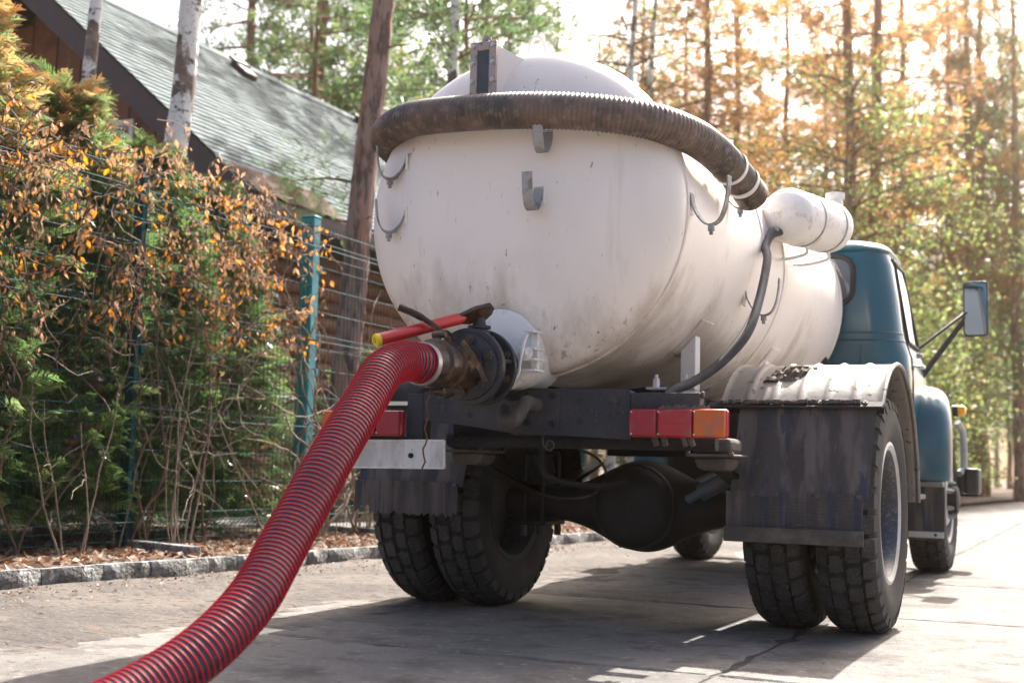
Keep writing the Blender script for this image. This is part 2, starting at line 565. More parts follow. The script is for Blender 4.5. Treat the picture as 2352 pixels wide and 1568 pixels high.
M['kerb'] = material("kerb_concrete", (0.25, 0.245, 0.235), 0.9, 0, [
    (7, S1, 0.44, 0.58, (0.085, 0.082, 0.080), 0.9), (16, S1, 0.54, 0.62, (0.44, 0.44, 0.43), 0.8), (60, S1, 0.58, 0.7, (0.07, 0.066, 0.062), 0.6)], bump=(45, 1.0, 0.02), bump2=(10, 0.8, 0.03), rand=0.15)
M['fence'] = material("green_fence_paint", (0.010, 0.062, 0.068), 0.7, 0, [(9, S1, 0.55, 0.75, (0.02, 0.09, 0.10), 0.6)], spec=0.15)
M['post_teal'] = material("teal_post_paint", (0.028, 0.265, 0.315), 0.42, 0, [(6, S1, 0.5, 0.75, (0.035, 0.25, 0.29), 0.7), (70, S1, 0.66, 0.72, (0.25, 0.3, 0.3), 0.5)])
M['log'] = material("log_wood", (0.17, 0.062, 0.026), 0.6, 0, [(4, (1, 0.25, 1), 0.45, 0.7, (0.085, 0.030, 0.014), 0.85), (14, (1, 0.15, 1), 0.55, 0.7, (0.26, 0.11, 0.05), 0.6)], rand=0.15)
M['trim'] = material("brown_fascia", (0.050, 0.032, 0.032), 0.55, 0, [(5, S1, 0.5, 0.75, (0.075, 0.05, 0.048), 0.7)])
M['roof'] = material("green_shingle", (0.135, 0.165, 0.168), 0.8, 0, [
    (2.2, S1, 0.42, 0.68, (0.080, 0.105, 0.110), 0.85), (9, (1, 0.6, 1), 0.52, 0.68, (0.19, 0.225, 0.225), 0.7), (120, S1, 0.55, 0.7, (0.07, 0.10, 0.10), 0.5)], bump=(150, 0.5, 0.004), rand=0.10, spec=0.08)
M['dish'] = material('dark_speckled_disc', (0.06, 0.068, 0.085), 0.5, 0.3, [(90, S1, 0.52, 0.64, (0.17, 0.17, 0.18), 0.8), (9, S1, 0.5, 0.7, (0.03, 0.03, 0.035), 0.7)])
M['needles_heap'] = material("needle_heap", (0.13, 0.075, 0.05), 0.95, 0, [(30, S1, 0.45, 0.65, (0.06, 0.035, 0.025), 0.9)], bump=(60, 0.9, 0.02))
M['pinebark'] = material("pine_bark", (0.25, 0.165, 0.14), 0.95, 0, [
    (13, (1, 1, 0.22), 0.46, 0.56, (0.07, 0.045, 0.04), 0.9), (7, (1, 1, 0.3), 0.54, 0.64, (0.36, 0.175, 0.11), 0.75), (30, (1, 1, 0.4), 0.55, 0.68, (0.20, 0.165, 0.155), 0.6)], bump=(16, 1.0, 0.03, (1, 1, 0.25)))
M['redbark'] = material("red_pine_bark", (0.27, 0.125, 0.075), 0.9, 0, [
    (8, (1, 1, 0.25), 0.46, 0.62, (0.09, 0.045, 0.032), 0.85), (20, (1, 1, 0.4), 0.56, 0.68, (0.30, 0.14, 0.08), 0.7)], bump=(14, 0.9, 0.02, (1, 1, 0.25)))
M['birchbark'] = material("birch_bark", (0.66, 0.65, 0.63), 0.7, 0, [
    (5, (1, 1, 1.2), 0.51, 0.55, (0.055, 0.042, 0.035), 0.95), (3.6, (1, 1, 0.5), 0.54, 0.59, (0.15, 0.105, 0.08), 0.9), (24, (1, 1, 3.5), 0.60, 0.65, (0.045, 0.038, 0.034), 0.85)], bump=(12, 0.7, 0.015))
M['twig'] = material("dry_twig", (0.24, 0.18, 0.135), 0.85, 0, [(8, S1, 0.45, 0.7, (0.13, 0.09, 0.065), 0.8), (20, S1, 0.58, 0.7, (0.36, 0.30, 0.25), 0.6)])
M['browntwig'] = material("brown_twig", (0.12, 0.072, 0.05), 0.85, 0, [(8, S1, 0.45, 0.7, (0.06, 0.038, 0.028), 0.8)])

M['thuja'] = leafmat("thuja_leaf", [(0.0, (0.05, 0.095, 0.035)), (0.35, (0.105, 0.165, 0.062)), (0.6, (0.18, 0.22, 0.10)), (0.72, (0.30, 0.23, 0.11)), (1.0, (0.46, 0.25, 0.115))], 0.5, 0.30)
M['thuja_bronze'] = leafmat("bronze_thuja_leaf", [(0.0, (0.08, 0.08, 0.035)), (0.3, (0.20, 0.135, 0.065)), (0.65, (0.36, 0.20, 0.095)), (1.0, (0.48, 0.25, 0.10))], 0.45, 0.32)
M['dryleaf'] = leafmat("dry_orange_leaf", [(0.0, (0.20, 0.095, 0.045)), (0.3, (0.33, 0.19, 0.10)), (0.5, (0.44, 0.20, 0.065)), (0.8, (0.60, 0.27, 0.055)), (1.0, (0.46, 0.29, 0.17))], 0.45, 0.6)
M['tanleaf'] = leafmat("tan_dead_leaf", [(0.0, (0.17, 0.10, 0.06)), (0.5, (0.33, 0.20, 0.12)), (1.0, (0.46, 0.30, 0.19))], 0.40, 0.6)
M['litter'] = leafmat("fallen_leaf", [(0.0, (0.09, 0.045, 0.025)), (0.4, (0.22, 0.125, 0.075)), (0.75, (0.34, 0.25, 0.19)), (0.92, (0.42, 0.35, 0.30)), (1.0, (0.42, 0.15, 0.05))], 0.2, 0.75)
M['pineneedle'] = leafmat("pine_needles", [(0.0, (0.045, 0.085, 0.038)), (0.5, (0.085, 0.14, 0.06)), (1.0, (0.15, 0.19, 0.08))], 0.50, 0.5)
M['glowneedle'] = leafmat("sun_glow_needles", [(0.0, (0.15, 0.085, 0.042)), (0.5, (0.26, 0.145, 0.065)), (1.0, (0.34, 0.21, 0.085))], 0.62, 0.5)  # orange needle colour stands in for the sun's glow in the trees
M['springleaf'] = leafmat("light_green_leaf", [(0.0, (0.065, 0.095, 0.035)), (0.5, (0.125, 0.165, 0.06)), (0.85, (0.20, 0.22, 0.09)), (1.0, (0.27, 0.19, 0.09))], 0.65, 0.5)
M['grass'] = leafmat("grass_blade", [(0.0, (0.05, 0.09, 0.03)), (1.0, (0.12, 0.17, 0.06))], 0.4, 0.5)

# ================================================================== SETTING
WORLD_PARTS = set()


def attach(o, root):
    """parent a mesh given in world coordinates to an unrotated root"""
    o.parent = root
    o.matrix_parent_inverse = Matrix.Translation(-Vector(root.location))
    return o


def struct(o, label=None):
    o["kind"] = "structure"
    return o


def hash2(x, y, s=0.0):
    return math.sin(x * 1.7 + s) * math.cos(y * 2.3 - s) * 0.5 + math.sin(x * 5.1 + y * 3.7 + s * 2) * 0.3 + math.sin(x * 13.3 - y * 11.1 + s) * 0.2


g = MB().add([(-400, -200, -0.06), (400, -200, -0.06), (400, 600, -0.06), (-400, 600, -0.06)], [(0, 1, 2, 3)])
struct(g.build("ground", M['soil'], smooth=0))
rd = MB().add([(-3.2, -9, -0.009), (24, -9, -0.009), (24, 70, -0.009), (-3.2, 70, -0.009)], [(0, 1, 2, 3)])
road = struct(rd.build("road", M['joint'], smooth=0))


def slab_mesh(seed):
    r_ = random.Random(seed)
    per = []
    nx, ny = 28, 20
    LX, LY = 2.982, 2.012

    def jit():
        return max(-0.006, r_.gauss(0.003, 0.007)) + (r_.uniform(0.01, 0.04) if r_.random() < 0.10 else 0)
    for i in range(nx):
        per.append((LX * i / nx, jit()))
    for i in range(ny):
        per.append((LX - jit(), LY * i / ny))
    for i in range(nx):
        per.append((LX - LX * i / nx, LY - jit()))
    for i in range(ny):
        per.append((jit(), LY - LY * i / ny))
    c = (LX / 2, LY / 2)
    ins = []
    for x, y in per:
        dx, dy = c[0] - x, c[1] - y
        l = math.hypot(dx, dy)
        ins.append((x + dx / l * 0.012, y + dy / l * 0.012))
    b = MB()
    n = len(per)
    b.add([(x, y, -0.07) for x, y in per] + [(x, y, -0.006) for x, y in per] + [(x, y, 0.0) for x, y in ins],
          [(i, (i + 1) % n, n + (i + 1) % n, n + i) for i in range(n)] + [(n + i, n + (i + 1) % n, 2 * n + (i + 1) % n, 2 * n + i) for i in range(n)]
          + [tuple(range(2 * n, 3 * n))])
    me = b.mesh("slab", 30)
    me.materials.append(M['concrete'])
    return me


slabs = [slab_mesh(i) for i in range(4)]
for i in range(-1, 4):
    for j in range(-4, 24):
        if i >= 1 and j < -2:
            continue
        s = put("slab", slabs[(i * 7 + j * 3) % 4], road)
        s.location = (0.765 + 3.0 * i + 0.009, 0.57 + 2.03 * j + 0.009, 0.0)
        s.rotation_euler = (0, 0, 0)


def kerb_x(y):
    return -2.47 + 0.1147 * y if y < 5 else -1.8965 + 0.06 * (y - 5)


# verge: the raised, leaf strewn soil behind the kerb, and everything beyond the fence
vb = MB()
ys = list(np.concatenate([np.arange(-7, 16, 0.25), np.arange(16, 70, 1.5)]))
cols = [-0.085, -0.3, -0.6, -0.9, -1.3, -1.8, -2.5, -4, -7, -12, -25, -60]
for y in ys:
    for k, c in enumerate(cols):
        z = 0.085 + (0.018 * hash2(c * 3, y * 2) + 0.012 if 0 < k else 0) + (0.03 if k > 4 else 0)
        vb.v.append((kerb_x(y) + c, y, z))
nc = len(cols)
for i in range(len(ys) - 1):
    for k in range(nc - 1):
        vb.f.append((i * nc + k, i * nc + k + 1, (i + 1) * nc + k + 1, (i + 1) * nc + k))
verge = struct(vb.build("verge", M['soil'], smooth=60))

# dirt drifted over the slabs along the kerb
db = MB()
dys = np.arange(-6, 15, 0.09)
dts = np.linspace(0, 1, 22)
for y in dys:
    for t in dts:
        x = kerb_x(y) + 0.0 + 1.9 * t
        z = 0.034 - 0.048 * t + 0.011 * hash2(x * 2.2, y * 1.3, 1.0) + random.uniform(-0.003, 0.003)
        db.v.append((x, y, z))
nd = len(dts)
for i in range(len(dys) - 1):
    for k in range(nd - 1):
        db.f.append((i * nd + k, i * nd + k + 1, (i + 1) * nd + k + 1, (i + 1) * nd + k))
dirt = struct(db.build("dirt_strip", M['dirt'], smooth=60))

# kerb, block by block
kerb_root = MB().box(-0.4, -0.3, -6, -5.9, -0.05, -0.03)
kerb_line = MB()
kys = np.arange(-6, 15, 0.5)
for y in kys:
    kerb_line.v += [(kerb_x(y) - 0.085, y, 0.02), (kerb_x(y) - 0.012, y, 0.02), (kerb_x(y) - 0.012, y, 0.085), (kerb_x(y) - 0.085, y, 0.085)]
for i in range(len(kys) - 1):
    for k in range(4):
        l = (k + 1) % 4
        kerb_line.f.append((i * 4 + k, i * 4 + l, i * 4 + 4 + l, i * 4 + 4 + k))
kerb = struct(kerb_line.build("kerb", M['kerb'], smooth=0))


def kerb_mesh(L, seed):
    r_ = random.Random(seed)
    b = MB()
    nyy, nz = 9, 6
    amp = r_.uniform(0.010, 0.022)
    ph = r_.uniform(0, 6)
    for j in range(nz):
        z = -0.04 + 0.150 * j / (nz - 1)
        for i in range(nyy):
            t = i / (nyy - 1)
            edge = min(t, 1 - t) / 0.12
            bul = amp * min(1, edge) * (0.7 + 0.5 * math.sin(t * 5 + ph + j * 0.6)) + r_.uniform(-0.004, 0.004)
            if j == nz - 1:
                bul -= 0.010
            b.v.append((bul, t * L, z + (r_.uniform(-0.003, 0.003) if j == nz - 1 else 0)))
    for j in range(nz - 1):
        for i in range(nyy - 1):
            b.f.append((j * nyy + i, j * nyy + i + 1, (j + 1) * nyy + i + 1, (j + 1) * nyy + i))
    o = len(b.v)
    for i in range(nyy):
        b.v.append((-0.10, L * i / (nyy - 1), 0.107))
    for i in range(nyy):
        b.v.append((-0.10, L * i / (nyy - 1), -0.04))
    top = (nz - 1) * nyy
    for i in range(nyy - 1):
        b.f.append((top + i, top + i + 1, o + i + 1, o + i))
        b.f.append((o + i, o + i + 1, o + nyy + i + 1, o + nyy + i))
    for e in (0, nyy - 1):
        b.f.append(tuple([j * nyy + e for j in range(nz)] + [o + e, o + nyy + e]))
    me = b.mesh("kerb_block", 40)
    me.materials.append(M['kerb'])
    return me


kv = [(0.22, kerb_mesh(0.216, 1)), (0.30, kerb_mesh(0.296, 2)), (0.36, kerb_mesh(0.356, 3)), (0.27, kerb_mesh(0.266, 4)), (0.19, kerb_mesh(0.186, 5)), (0.40, kerb_mesh(0.396, 6))]
y = -5.5
while y < 15:
    L, me = random.choice(kv)
    d = kerb_x(y + 0.01) - kerb_x(y)
    k = put("kerb_block", me, kerb)
    k.location = (kerb_x(y) + random.uniform(-0.004, 0.004), y, random.uniform(-0.003, 0.003))
    k.rotation_euler = (0, 0, -math.atan2(d, 0.01) + random.uniform(-0.012, 0.012))
    y += L

# edging stones and the garden path between kerb and fence
e = MB().obox((-3.06, 0.41, 0.10), (0.39, -0.12, 0.0), (0.012, 0.035, 0), (0, 0, 0.055)).build("edging_stone", M['kerb'], bevel=0.008)
tag(e, "low grey edging stone crossing the leafy verge beside the dark fence post", "edging stone", "edging stones across the verge")
e = MB().obox((-2.85, 2.72, 0.10), (0.62, -0.07, 0.0), (0.006, 0.04, 0), (0, 0, 0.06)).build("edging_stone", M['kerb'], bevel=0.008)
tag(e, "grey edging stone along the near side of the concrete garden path", "edging stone", "edging stones across the verge")
e = MB().obox((-2.95, 3.98, 0.11), (0.72, -0.05, 0.0), (0.006, 0.04, 0), (0, 0, 0.07)).build("edging_stone", M['kerb'], bevel=0.008)
tag(e, "pale edging stone along the far side of the concrete garden path", "edging stone", "edging stones across the verge")
pth = MB().box(-6.2, -2.13, 2.78, 3.92, 0.02, 0.132).build("garden_path", M['concrete'], bevel=0.01)
struct(pth)

# ------------------------------------------------------------------ log house
EX, EZ, RX, RZ, HY0, HY1 = -5.15, 3.10, -8.50, 5.90, 4.0, 11.2
house = empty("log_house", (-8.5, 7.6, 0.1))
tag(house, "log house with mottled green shingle roof and brown fascia behind the hedge", "house")


def hp(b, name, mat, **k):
    return attach(b.build(name, mat, **k), house)


wallc = hp(MB().box(-11.1, -5.82, 4.62, 10.6, 0.1, 3.05), "wall_core", M['log'], smooth=0)
for i in range(17):
    z = 0.27 + 0.168 * i
    hp(MB().cyl((-5.80, 4.45, z), (-5.80, 10.7, z), 0.092, n=14), "log", M['log'])
    hp(MB().cyl((-11.2, 4.60, z + 0.02), (-5.55, 4.60, z + 0.02), 0.092, n=14), "log", M['log'])
hp(MB().prism([(-11.05, 3.08), (-5.85, 3.08), (-8.5, 5.55)], (0, 4.62, 0), (1, 0, 0), (0, 0, 1), (0, 5.9, 0)), "gable_core", M['trim'], smooth=0)
for i in range(15):
    x0 = -11.05 + 0.35 * i
    xm = x0 + 0.17
    zt = 5.52 - abs(xm + 8.5) * 0.83
    if zt > 3.15:
        hp(MB().box(x0, x0 + 0.335, 4.585, 4.615, 3.09, zt), "gable_board", M['log'], bevel=0.006)
win = hp(MB().box(-8.0, -7.1, 4.53, 4.575, 3.25, 4.1), "window", M['white_steel'], bevel=0.01)
MB().box(-7.93, -7.58, 4.515, 4.528, 3.32, 4.03).build("pane", M['glass_dark'], win, smooth=0)
MB().box(-7.52, -7.17, 4.515, 4.528, 3.32, 4.03).build("pane", M['glass_dark'], win, smooth=0)

sl = Vector((RX - EX, 0, RZ - EZ))
SL = sl.length
sd = sl.normalized()
sn = Vector((sd.z, 0, -sd.x))
if sn.z < 0:
    sn = -sn
roofm = MB()
a, b_ = Vector((EX, 0, EZ)), Vector((RX, 0, RZ))
poly = [a, b_, Vector((2 * RX - EX, 0, EZ)), Vector((2 * RX - EX, 0, EZ - 0.12)), b_ - Vector((0, 0, 0.14)), a - Vector((0, 0, 0.12))]
roofm.add([(p.x, HY0 + 0.04, p.z - 0.012) for p in poly] + [(p.x, HY1, p.z - 0.012) for p in poly],
          [(0, 1, 4, 5), (1, 2, 3, 4), (11, 10, 7, 6), (10, 9, 8, 7)] + [(i, (i + 1) % 6, (i + 1) % 6 + 6, i + 6) for i in range(6)])
roof = hp(roofm, "roof", M['trim'], smooth=0)


def course_mesh(seed):
    r_ = random.Random(seed)
    b = MB()
    n = 44
    L = HY1 - HY0 + 0.10
    E_ = 0.118
    top, low, und = [], [], []
    off = r_.uniform(0, 0.1)
    for i in range(n + 1):
        yy = HY0 - 0.06 + L * i / n
        j = r_.uniform(-0.012, 0.012) + (0.02 if i % 2 else 0.0)
        top.append(sd * (E_ + 0.03) + sn * 0.004 + Vector((0, yy, 0)))
        low.append(sd * (0.0 + j) + sn * (0.013 + r_.uniform(0, 0.005)) + Vector((0, yy, 0)))
        und.append(sd * (0.0 + j) + sn * 0.003 + Vector((0, yy, 0)))
    b.loft([und, low, top], False, False, closed=False)
    me = b.mesh("shingle_course", 20)
    me.materials.append(M['roof'])
    return me


cms = [course_mesh(i) for i in range(4)]
for i in range(int(SL / 0.118)):
    c = put("shingle_course", cms[i % 4], roof)
    c.location = Vector((EX, 0, EZ)) + sd * (0.118 * i - 0.02)
rc_ = MB()
rc_.add([(RX - 0.16, HY0 - 0.06, RZ - 0.10), (RX, HY0 - 0.06, RZ + 0.035), (RX + 0.16, HY0 - 0.06, RZ - 0.10), (RX - 0.16, HY1 + 0.05, RZ - 0.10), (RX, HY1 + 0.05, RZ + 0.035), (RX + 0.16, HY1 + 0.05, RZ - 0.10)],
        [(0, 1, 4, 3), (1, 2, 5, 4)])
hp(rc_, "ridge_cap", M['roof'], smooth=0)
for s in (1, -1):
    p0 = Vector((RX + s * (EX - RX) * 1.02, HY0 - 0.02, EZ - 0.045 - 0.02 * 2.8))
    p1 = Vector((RX, HY0 - 0.02, RZ - 0.045))
    d = (p1 - p0)
    up = Vector((-d.z, 0, d.x)).normalized()
    if up.z < 0:
        up = -up
    hp(MB().obox((p0 + p1) / 2 - up * 0.10, d / 2, up * 0.12, (0, 0.018, 0)), "rake_board", M['trim'], bevel=0.006)
hp(MB().box(EX - 0.005, EX + 0.03, HY0 - 0.02, HY1, EZ - 0.22, EZ - 0.03), "eave_board", M['trim'], bevel=0.006)
hp(MB().box(EX - 0.62, EX - 0.008, HY0 + 0.05, HY1 - 0.05, EZ - 0.215, EZ - 0.19), "soffit", M['trim'], smooth=0)
# small dark roof vents, and a drift of needles on the eave
for (vx, vy, vz) in ((-8.15, 7.65, 5.607), (-8.28, 10.85, 5.716)):
    c = Vector((vx, vy, vz))
    vt = hp(MB().obox(c + sn * 0.05, sd * 0.16, Vector((0, 0.13, 0)), sn * 0.035), "roof_vent", M['trim'], bevel=0.02)
    MB().obox(c + sn * 0.09 + sd * 0.13, sd * 0.06, Vector((0, 0.17, 0)), sn * 0.02).build("vent_hood", M['trim'], vt, bevel=0.01)
hm = MB()
ny = 24
for i in range(ny + 1):
    t = i / ny
    h = 0.10 * math.sin(math.pi * t) ** 0.5 * (0.75 + 0.3 * math.sin(t * 17))
    yy = 3.98 + 1.5 * t
    for q in range(7):
        s_ = q / 6
        p = Vector((EX, yy, EZ)) + sd * (-0.06 + 0.5 * s_ + random.uniform(-0.02, 0.02)) + sn * (0.012 + h * math.sin(math.pi * s_) + random.uniform(0, 0.02))
        hm.v.append(tuple(p))
for i in range(ny):
    for q in range(6):
        hm.f.append((i * 7 + q, i * 7 + q + 1, i * 7 + 8 + q, i * 7 + 7 + q))
hd = attach(hm.build("needle_drift", M['needles_heap'], smooth=60), house)
hd["kind"] = "stuff"

# ------------------------------------------------------------------ fence
FX = -3.3
FY = [-1.34, 0.47, 2.28, 4.09, 5.90, 7.71, 9.52, 11.33]
FT = 2.38


def fence_panel_mesh(L):
    b = MB()
    folds = [0.16, 0.78, 1.40, 2.08]

    def off(z):
        o = 0
        for f in folds:
            d = abs(z - f)
            if d < 0.05:
                o = max(o, 0.05 - d)
        return o
    zs = [0.04]
    for f in folds:
        zs += [f - 0.05, f, f + 0.05]
    zs += [2.27]
    n = int(L / 0.05)
    for i in range(n + 1):
        yy = 0.03 + (L - 0.06) * i / n
        b.tube([(off(z), yy, z) for z in zs], 0.0026, n=4)
    hz = [0.05]
    for f in folds:
        hz += [f - 0.05, f, f + 0.05]
    hz += [0.40, 0.58, 1.0, 1.2, 1.62, 1.80, 1.95, 2.23]
    for z in hz:
        b.tube([(off(z) + 0.005, 0.02, z), (off(z) + 0.005, L / 2, z - 0.004), (off(z) + 0.005, L - 0.02, z)], 0.0031, n=4)
    return b.mesh("fence_panel", 0)


def mesh_fence_thing(i, y, label):
    r_ = empty("mesh_fence", (FX, y, 0.10))
    put("wire_grid", fpm, r_)
    tag(r_, label, "fence", "wire mesh bays of the garden fence")


fpm = fence_panel_mesh(1.81)
fpm.materials.append(M['fence'])
plabs = ["green wire mesh fence bay at the left edge of the picture, overgrown by thuja",
         "green wire mesh fence bay hung with orange leaves, between dark post and teal post",
         "green wire mesh fence bay just right of the teal post, tangled in bare stems"]
for i, y in enumerate(FY[:-1]):
    mesh_fence_thing(i, y, plabs[i] if i < 3 else "green wire mesh fence bay seen low behind the truck, past the pine trunk")


def fence_post(y, w, mat, label, h=2.30):
    r_ = empty("fence_post", (FX - 0.04, y, 0.10))
    po = MB().box(-w, w, -w * 0.8, w * 0.8, -0.1, h).build("post_tube", mat, r_, bevel=0.005)
    MB().box(-w - 0.004, w + 0.004, -w * 0.8 - 0.004, w * 0.8 + 0.004, h + 0.001, h + 0.018).build("cap", mat, r_, bevel=0.004)
    for z in (0.4, 1.15, 1.9):
        for s in (-1, 1):
            MB().box(w + 0.001, w + 0.014, s * (w * 0.8 + 0.004) - 0.016, s * (w * 0.8 + 0.004) + 0.016, z, z + 0.05).build("clip", mat, r_, bevel=0.003)
    tag(r_, label, "fence post", "posts of the garden fence")


fence_post(0.47, 0.032, M['fence'], "dark green fence post wrapped in creeper stems, left of the teal post")
fence_post(2.28, 0.052, M['post_teal'], "broad sunlit teal steel fence post left of the tank")
for y in FY[3:]:
    fence_post(y, 0.032, M['fence'], "dark green fence post glimpsed behind the truck, past the pine trunk")

# ================================================================== TRUCK
truck = empty("tanker_truck", (0, 0, 0))
tag(truck, "vacuum tanker truck with dirty white tank and dark blue cab, seen from behind", "tanker truck")
TX, TZ, TA, TB, TY0, TY1, TD = -0.15, 1.612, 0.657, 0.64, -0.98, 2.10, 0.215


def tp(b, name, mat, parent=None, **k):
    return b.build(name, mat, parent or truck, **k)


def bolt(parent, p, axis, r=0.012, h=0.010, mat=None, name="bolt"):
    b = MB().lathe(p, axis, [(0, r), (h, r), (h, r * 0.93)], n=6)
    b.lathe(p, axis, [(h, r * 0.5), (h + 0.006, r * 0.5)], n=8)
    return b.build(name, mat or M['chassis'], parent, smooth=30)


# ---- tank
def tank_ring(y, s, n=96):
    return [(TX + TA * s * math.cos(2 * math.pi * k / n), y, TZ + TB * s * math.sin(2 * math.pi * k / n)) for k in range(n)]


rings = []
for t in np.linspace(math.pi / 2 - 0.0001, 0, 26):
    s = max(0.004, math.cos(t)) ** 0.75
    rings.append(tank_ring(TY0 - TD * math.sin(t), s))
for y in np.linspace(TY0 + 0.03, TY1, 26):
    rings.append(tank_ring(y, 1 + 0.002 * math.sin(y * 9)))
for t in np.linspace(0.1, math.pi / 2 - 0.0001, 14):
    rings.append(tank_ring(TY1 + TD * 0.5 * math.sin(t), max(0.004, math.cos(t)) ** 0.75))
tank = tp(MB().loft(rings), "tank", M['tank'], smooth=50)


def ring_tube(y, s, r, name, mat, lump=0.0, a0=0, a1=2 * math.pi):
    n = 160
    path = []
    for k in range(n + 1):
        a = a0 + (a1 - a0) * k / n
        q = s + random.uniform(-lump, lump)
        path.append((TX + TA * q * math.cos(a), y + random.uniform(-lump, lump), TZ + TB * q * math.sin(a)))
    return MB().tube(path, r, n=6, cap=False).build(name, mat, tank, smooth=60)


ring_tube(TY0 + 0.03, 1.000, 0.008, "weld_seam", M['tank'], 0.0012)
ring_tube(0.62, 1.000, 0.006, "weld_seam", M['tank'], 0.001)
ring_tube(TY1 - 0.02, 1.001, 0.008, "weld_seam", M['tank'], 0.001)
# thin strap round the tank in front of the middle
strap = [[], [], [], []]
for k in range(97):
    a = 2 * math.pi * k / 96
    for q, (dy, ds) in enumerate(((-0.018, 1.0015), (-0.018, 1.009), (0.018, 1.009), (0.018, 1.0015))):
        strap[q].append((TX + TA * ds * math.cos(a), 0.22 + dy, TZ + TB * ds * math.sin(a)))
MB().loft(strap, False, False, closed=False).build("tank_strap", M['white_steel'], tank, smooth=40)


# ---- hose hooks
def hook(p, n, sc=1.0, label=None):
    n = Vector((n[0], n[1], 0)).normalized()
    side = Vector((-n.y, n.x, 0))
    p = Vector(p)
    prof = [(-0.02, 0.035), (0.004, 0.03), (0.012, 0.0), (0.026, -0.030), (0.048, -0.056), (0.072, -0.064), (0.096, -0.054), (0.113, -0.022), (0.122, 0.025), (0.125, 0.065)]
    path = catmull([p + n * (x * sc) + Vector((0, 0, z * sc)) for x, z in prof], 4)
    h = tp(MB().bar(path, side, (0.040 if sc == 1 else 0.026), 0.0065), "hose_hook", M['hook'], bevel=0.0015)
    q = p + n * (0.070 * sc) + Vector((0, 0, -0.066 * sc))
    if abs(n.x) > 0.5:
        MB().cyl(q, q - Vector((0, 0, 0.020)), 0.013, n=10).cyl(q - Vector((0, 0, 0.016)), q - Vector((0, 0, 0.034)), 0.0075, n=8).build("pin", M['hook'], h)
    MB().obox(p + n * 0.004, side * (0.026 if sc == 1 else 0.018), Vector((0, 0, 0.030 * sc)), n * 0.005).build("weld_plate", M['tank'], h, bevel=0.002)
    return h


hook((-0.585, -1.13, 1.815), (-0.90, -0.42))
hook((-0.575, -1.14, 1.600), (-0.90, -0.42))
hook((0.036, -1.172, 1.848), (0.06, -1))
hook((0.010, -1.188, 1.632), (0.04, -1))
hook((0.500, -0.905, 1.625), (0.93, -0.25), 1.35)
hook((0.468, 0.02, 1.395), (1, 0), 1.25)
hook((-0.772, -0.50, 1.78), (-1, 0))
hook((-0.785, -0.50, 1.52), (-1, 0))
hook((0.465, -0.33, 1.79), (1, -0.05), 1.1)

# ---- sight gauge on the upper rear of the tank
gz0, gz1, gx0, gx1, gy = 1.93, 2.250, -0.292, -0.182, -1.190
gauge = tp(MB().box(gx0 + 0.006, gx1 - 0.006, gy + 0.014, -0.88, gz0, gz1 - 0.006), "sight_gauge", M['tank'], bevel=0.004)
MB().add([(gx1 - 0.006, gy + 0.02, gz0), (gx1 - 0.006, gy + 0.02, gz1 - 0.012), (gx1 + 0.075, -1.06, gz1 - 0.055), (gx1 + 0.045, -1.16, gz0)],
         [(0, 1, 2, 3)]).add([(gx1 + 0.075, -1.06, gz1 - 0.055), (gx1 - 0.006, gy + 0.02, gz1 - 0.012), (gx1 - 0.006, -0.93, gz1 - 0.012)], [(0, 1, 2)]).build("gusset", M['tank'], gauge, smooth=0)
MB().box(gx0, gx0 + 0.030, gy, gy + 0.013, gz0, gz1).box(gx1 - 0.030, gx1, gy, gy + 0.013, gz0, gz1).box(gx0 + 0.0301, gx1 - 0.0301, gy, gy + 0.013, gz1 - 0.034, gz1).box(
    gx0 + 0.0301, gx1 - 0.0301, gy, gy + 0.013, gz0, gz0 + 0.02).build("gauge_frame", M['gauge_steel'], gauge, bevel=0.002)
MB().box(gx0 + 0.0305, gx1 - 0.0305, gy + 0.005, gy + 0.012, gz0 + 0.0205, gz1 - 0.0345).build("gauge_glass", M['gauge_glass'], gauge, smooth=0)
for x in (gx0 + 0.013, gx1 - 0.013):
    for z in (gz1 - 0.018, gz1 - 0.085, gz1 - 0.155, gz1 - 0.225):
        bolt(gauge, (x, gy - 0.0005, z), (0, -1, 0), 0.0095, 0.008, M['screw'])
MB().lathe((-0.237, gy + 0.035, gz1 - 0.007), (0, 0, 1), [(0, 0.023), (0.022, 0.023), (0.022, 0.017), (0.034, 0.017)], n=14).build("filler_plug", M['gauge_steel'], gauge)
wp = [(gx1 + 0.070 + random.uniform(-0.003, 0.003) - 0.028 * k / 24, -1.067 - 0.10 * k / 24, gz1 - 0.055 - 0.25 * k / 24 + random.uniform(-0.003, 0.003)) for k in range(25)]
MB().tube(wp, 0.0075, n=6).build("weld_bead", M['tank'], gauge)
tp(MB().tube(catmull([(-0.315, -0.60, 2.22), (-0.315, -0.60, 2.38), (-0.30, -0.60, 2.445), (-0.275, -0.60, 2.46), (-0.25, -0.60, 2.445), (-0.235, -0.60, 2.38), (-0.235, -0.60, 2.22)], 6), 0.009, n=8), "lifting_loop", M['white_steel'])

# ---- outlet at the bottom of the rear dish: collar, valve, flanges, coupling, lever
OX, OZ = -0.130, 0.985
outlet = tp(MB().lathe((OX, -0.92, 1.060), (0, -1, 0), [(0, 0.140), (0.262, 0.140), (0.268, 0.152), (0.292, 0.152), (0.296, 0.146), (0.296, 0.02)], n=48, cap0=False), "outlet_collar", M['white_steel'])
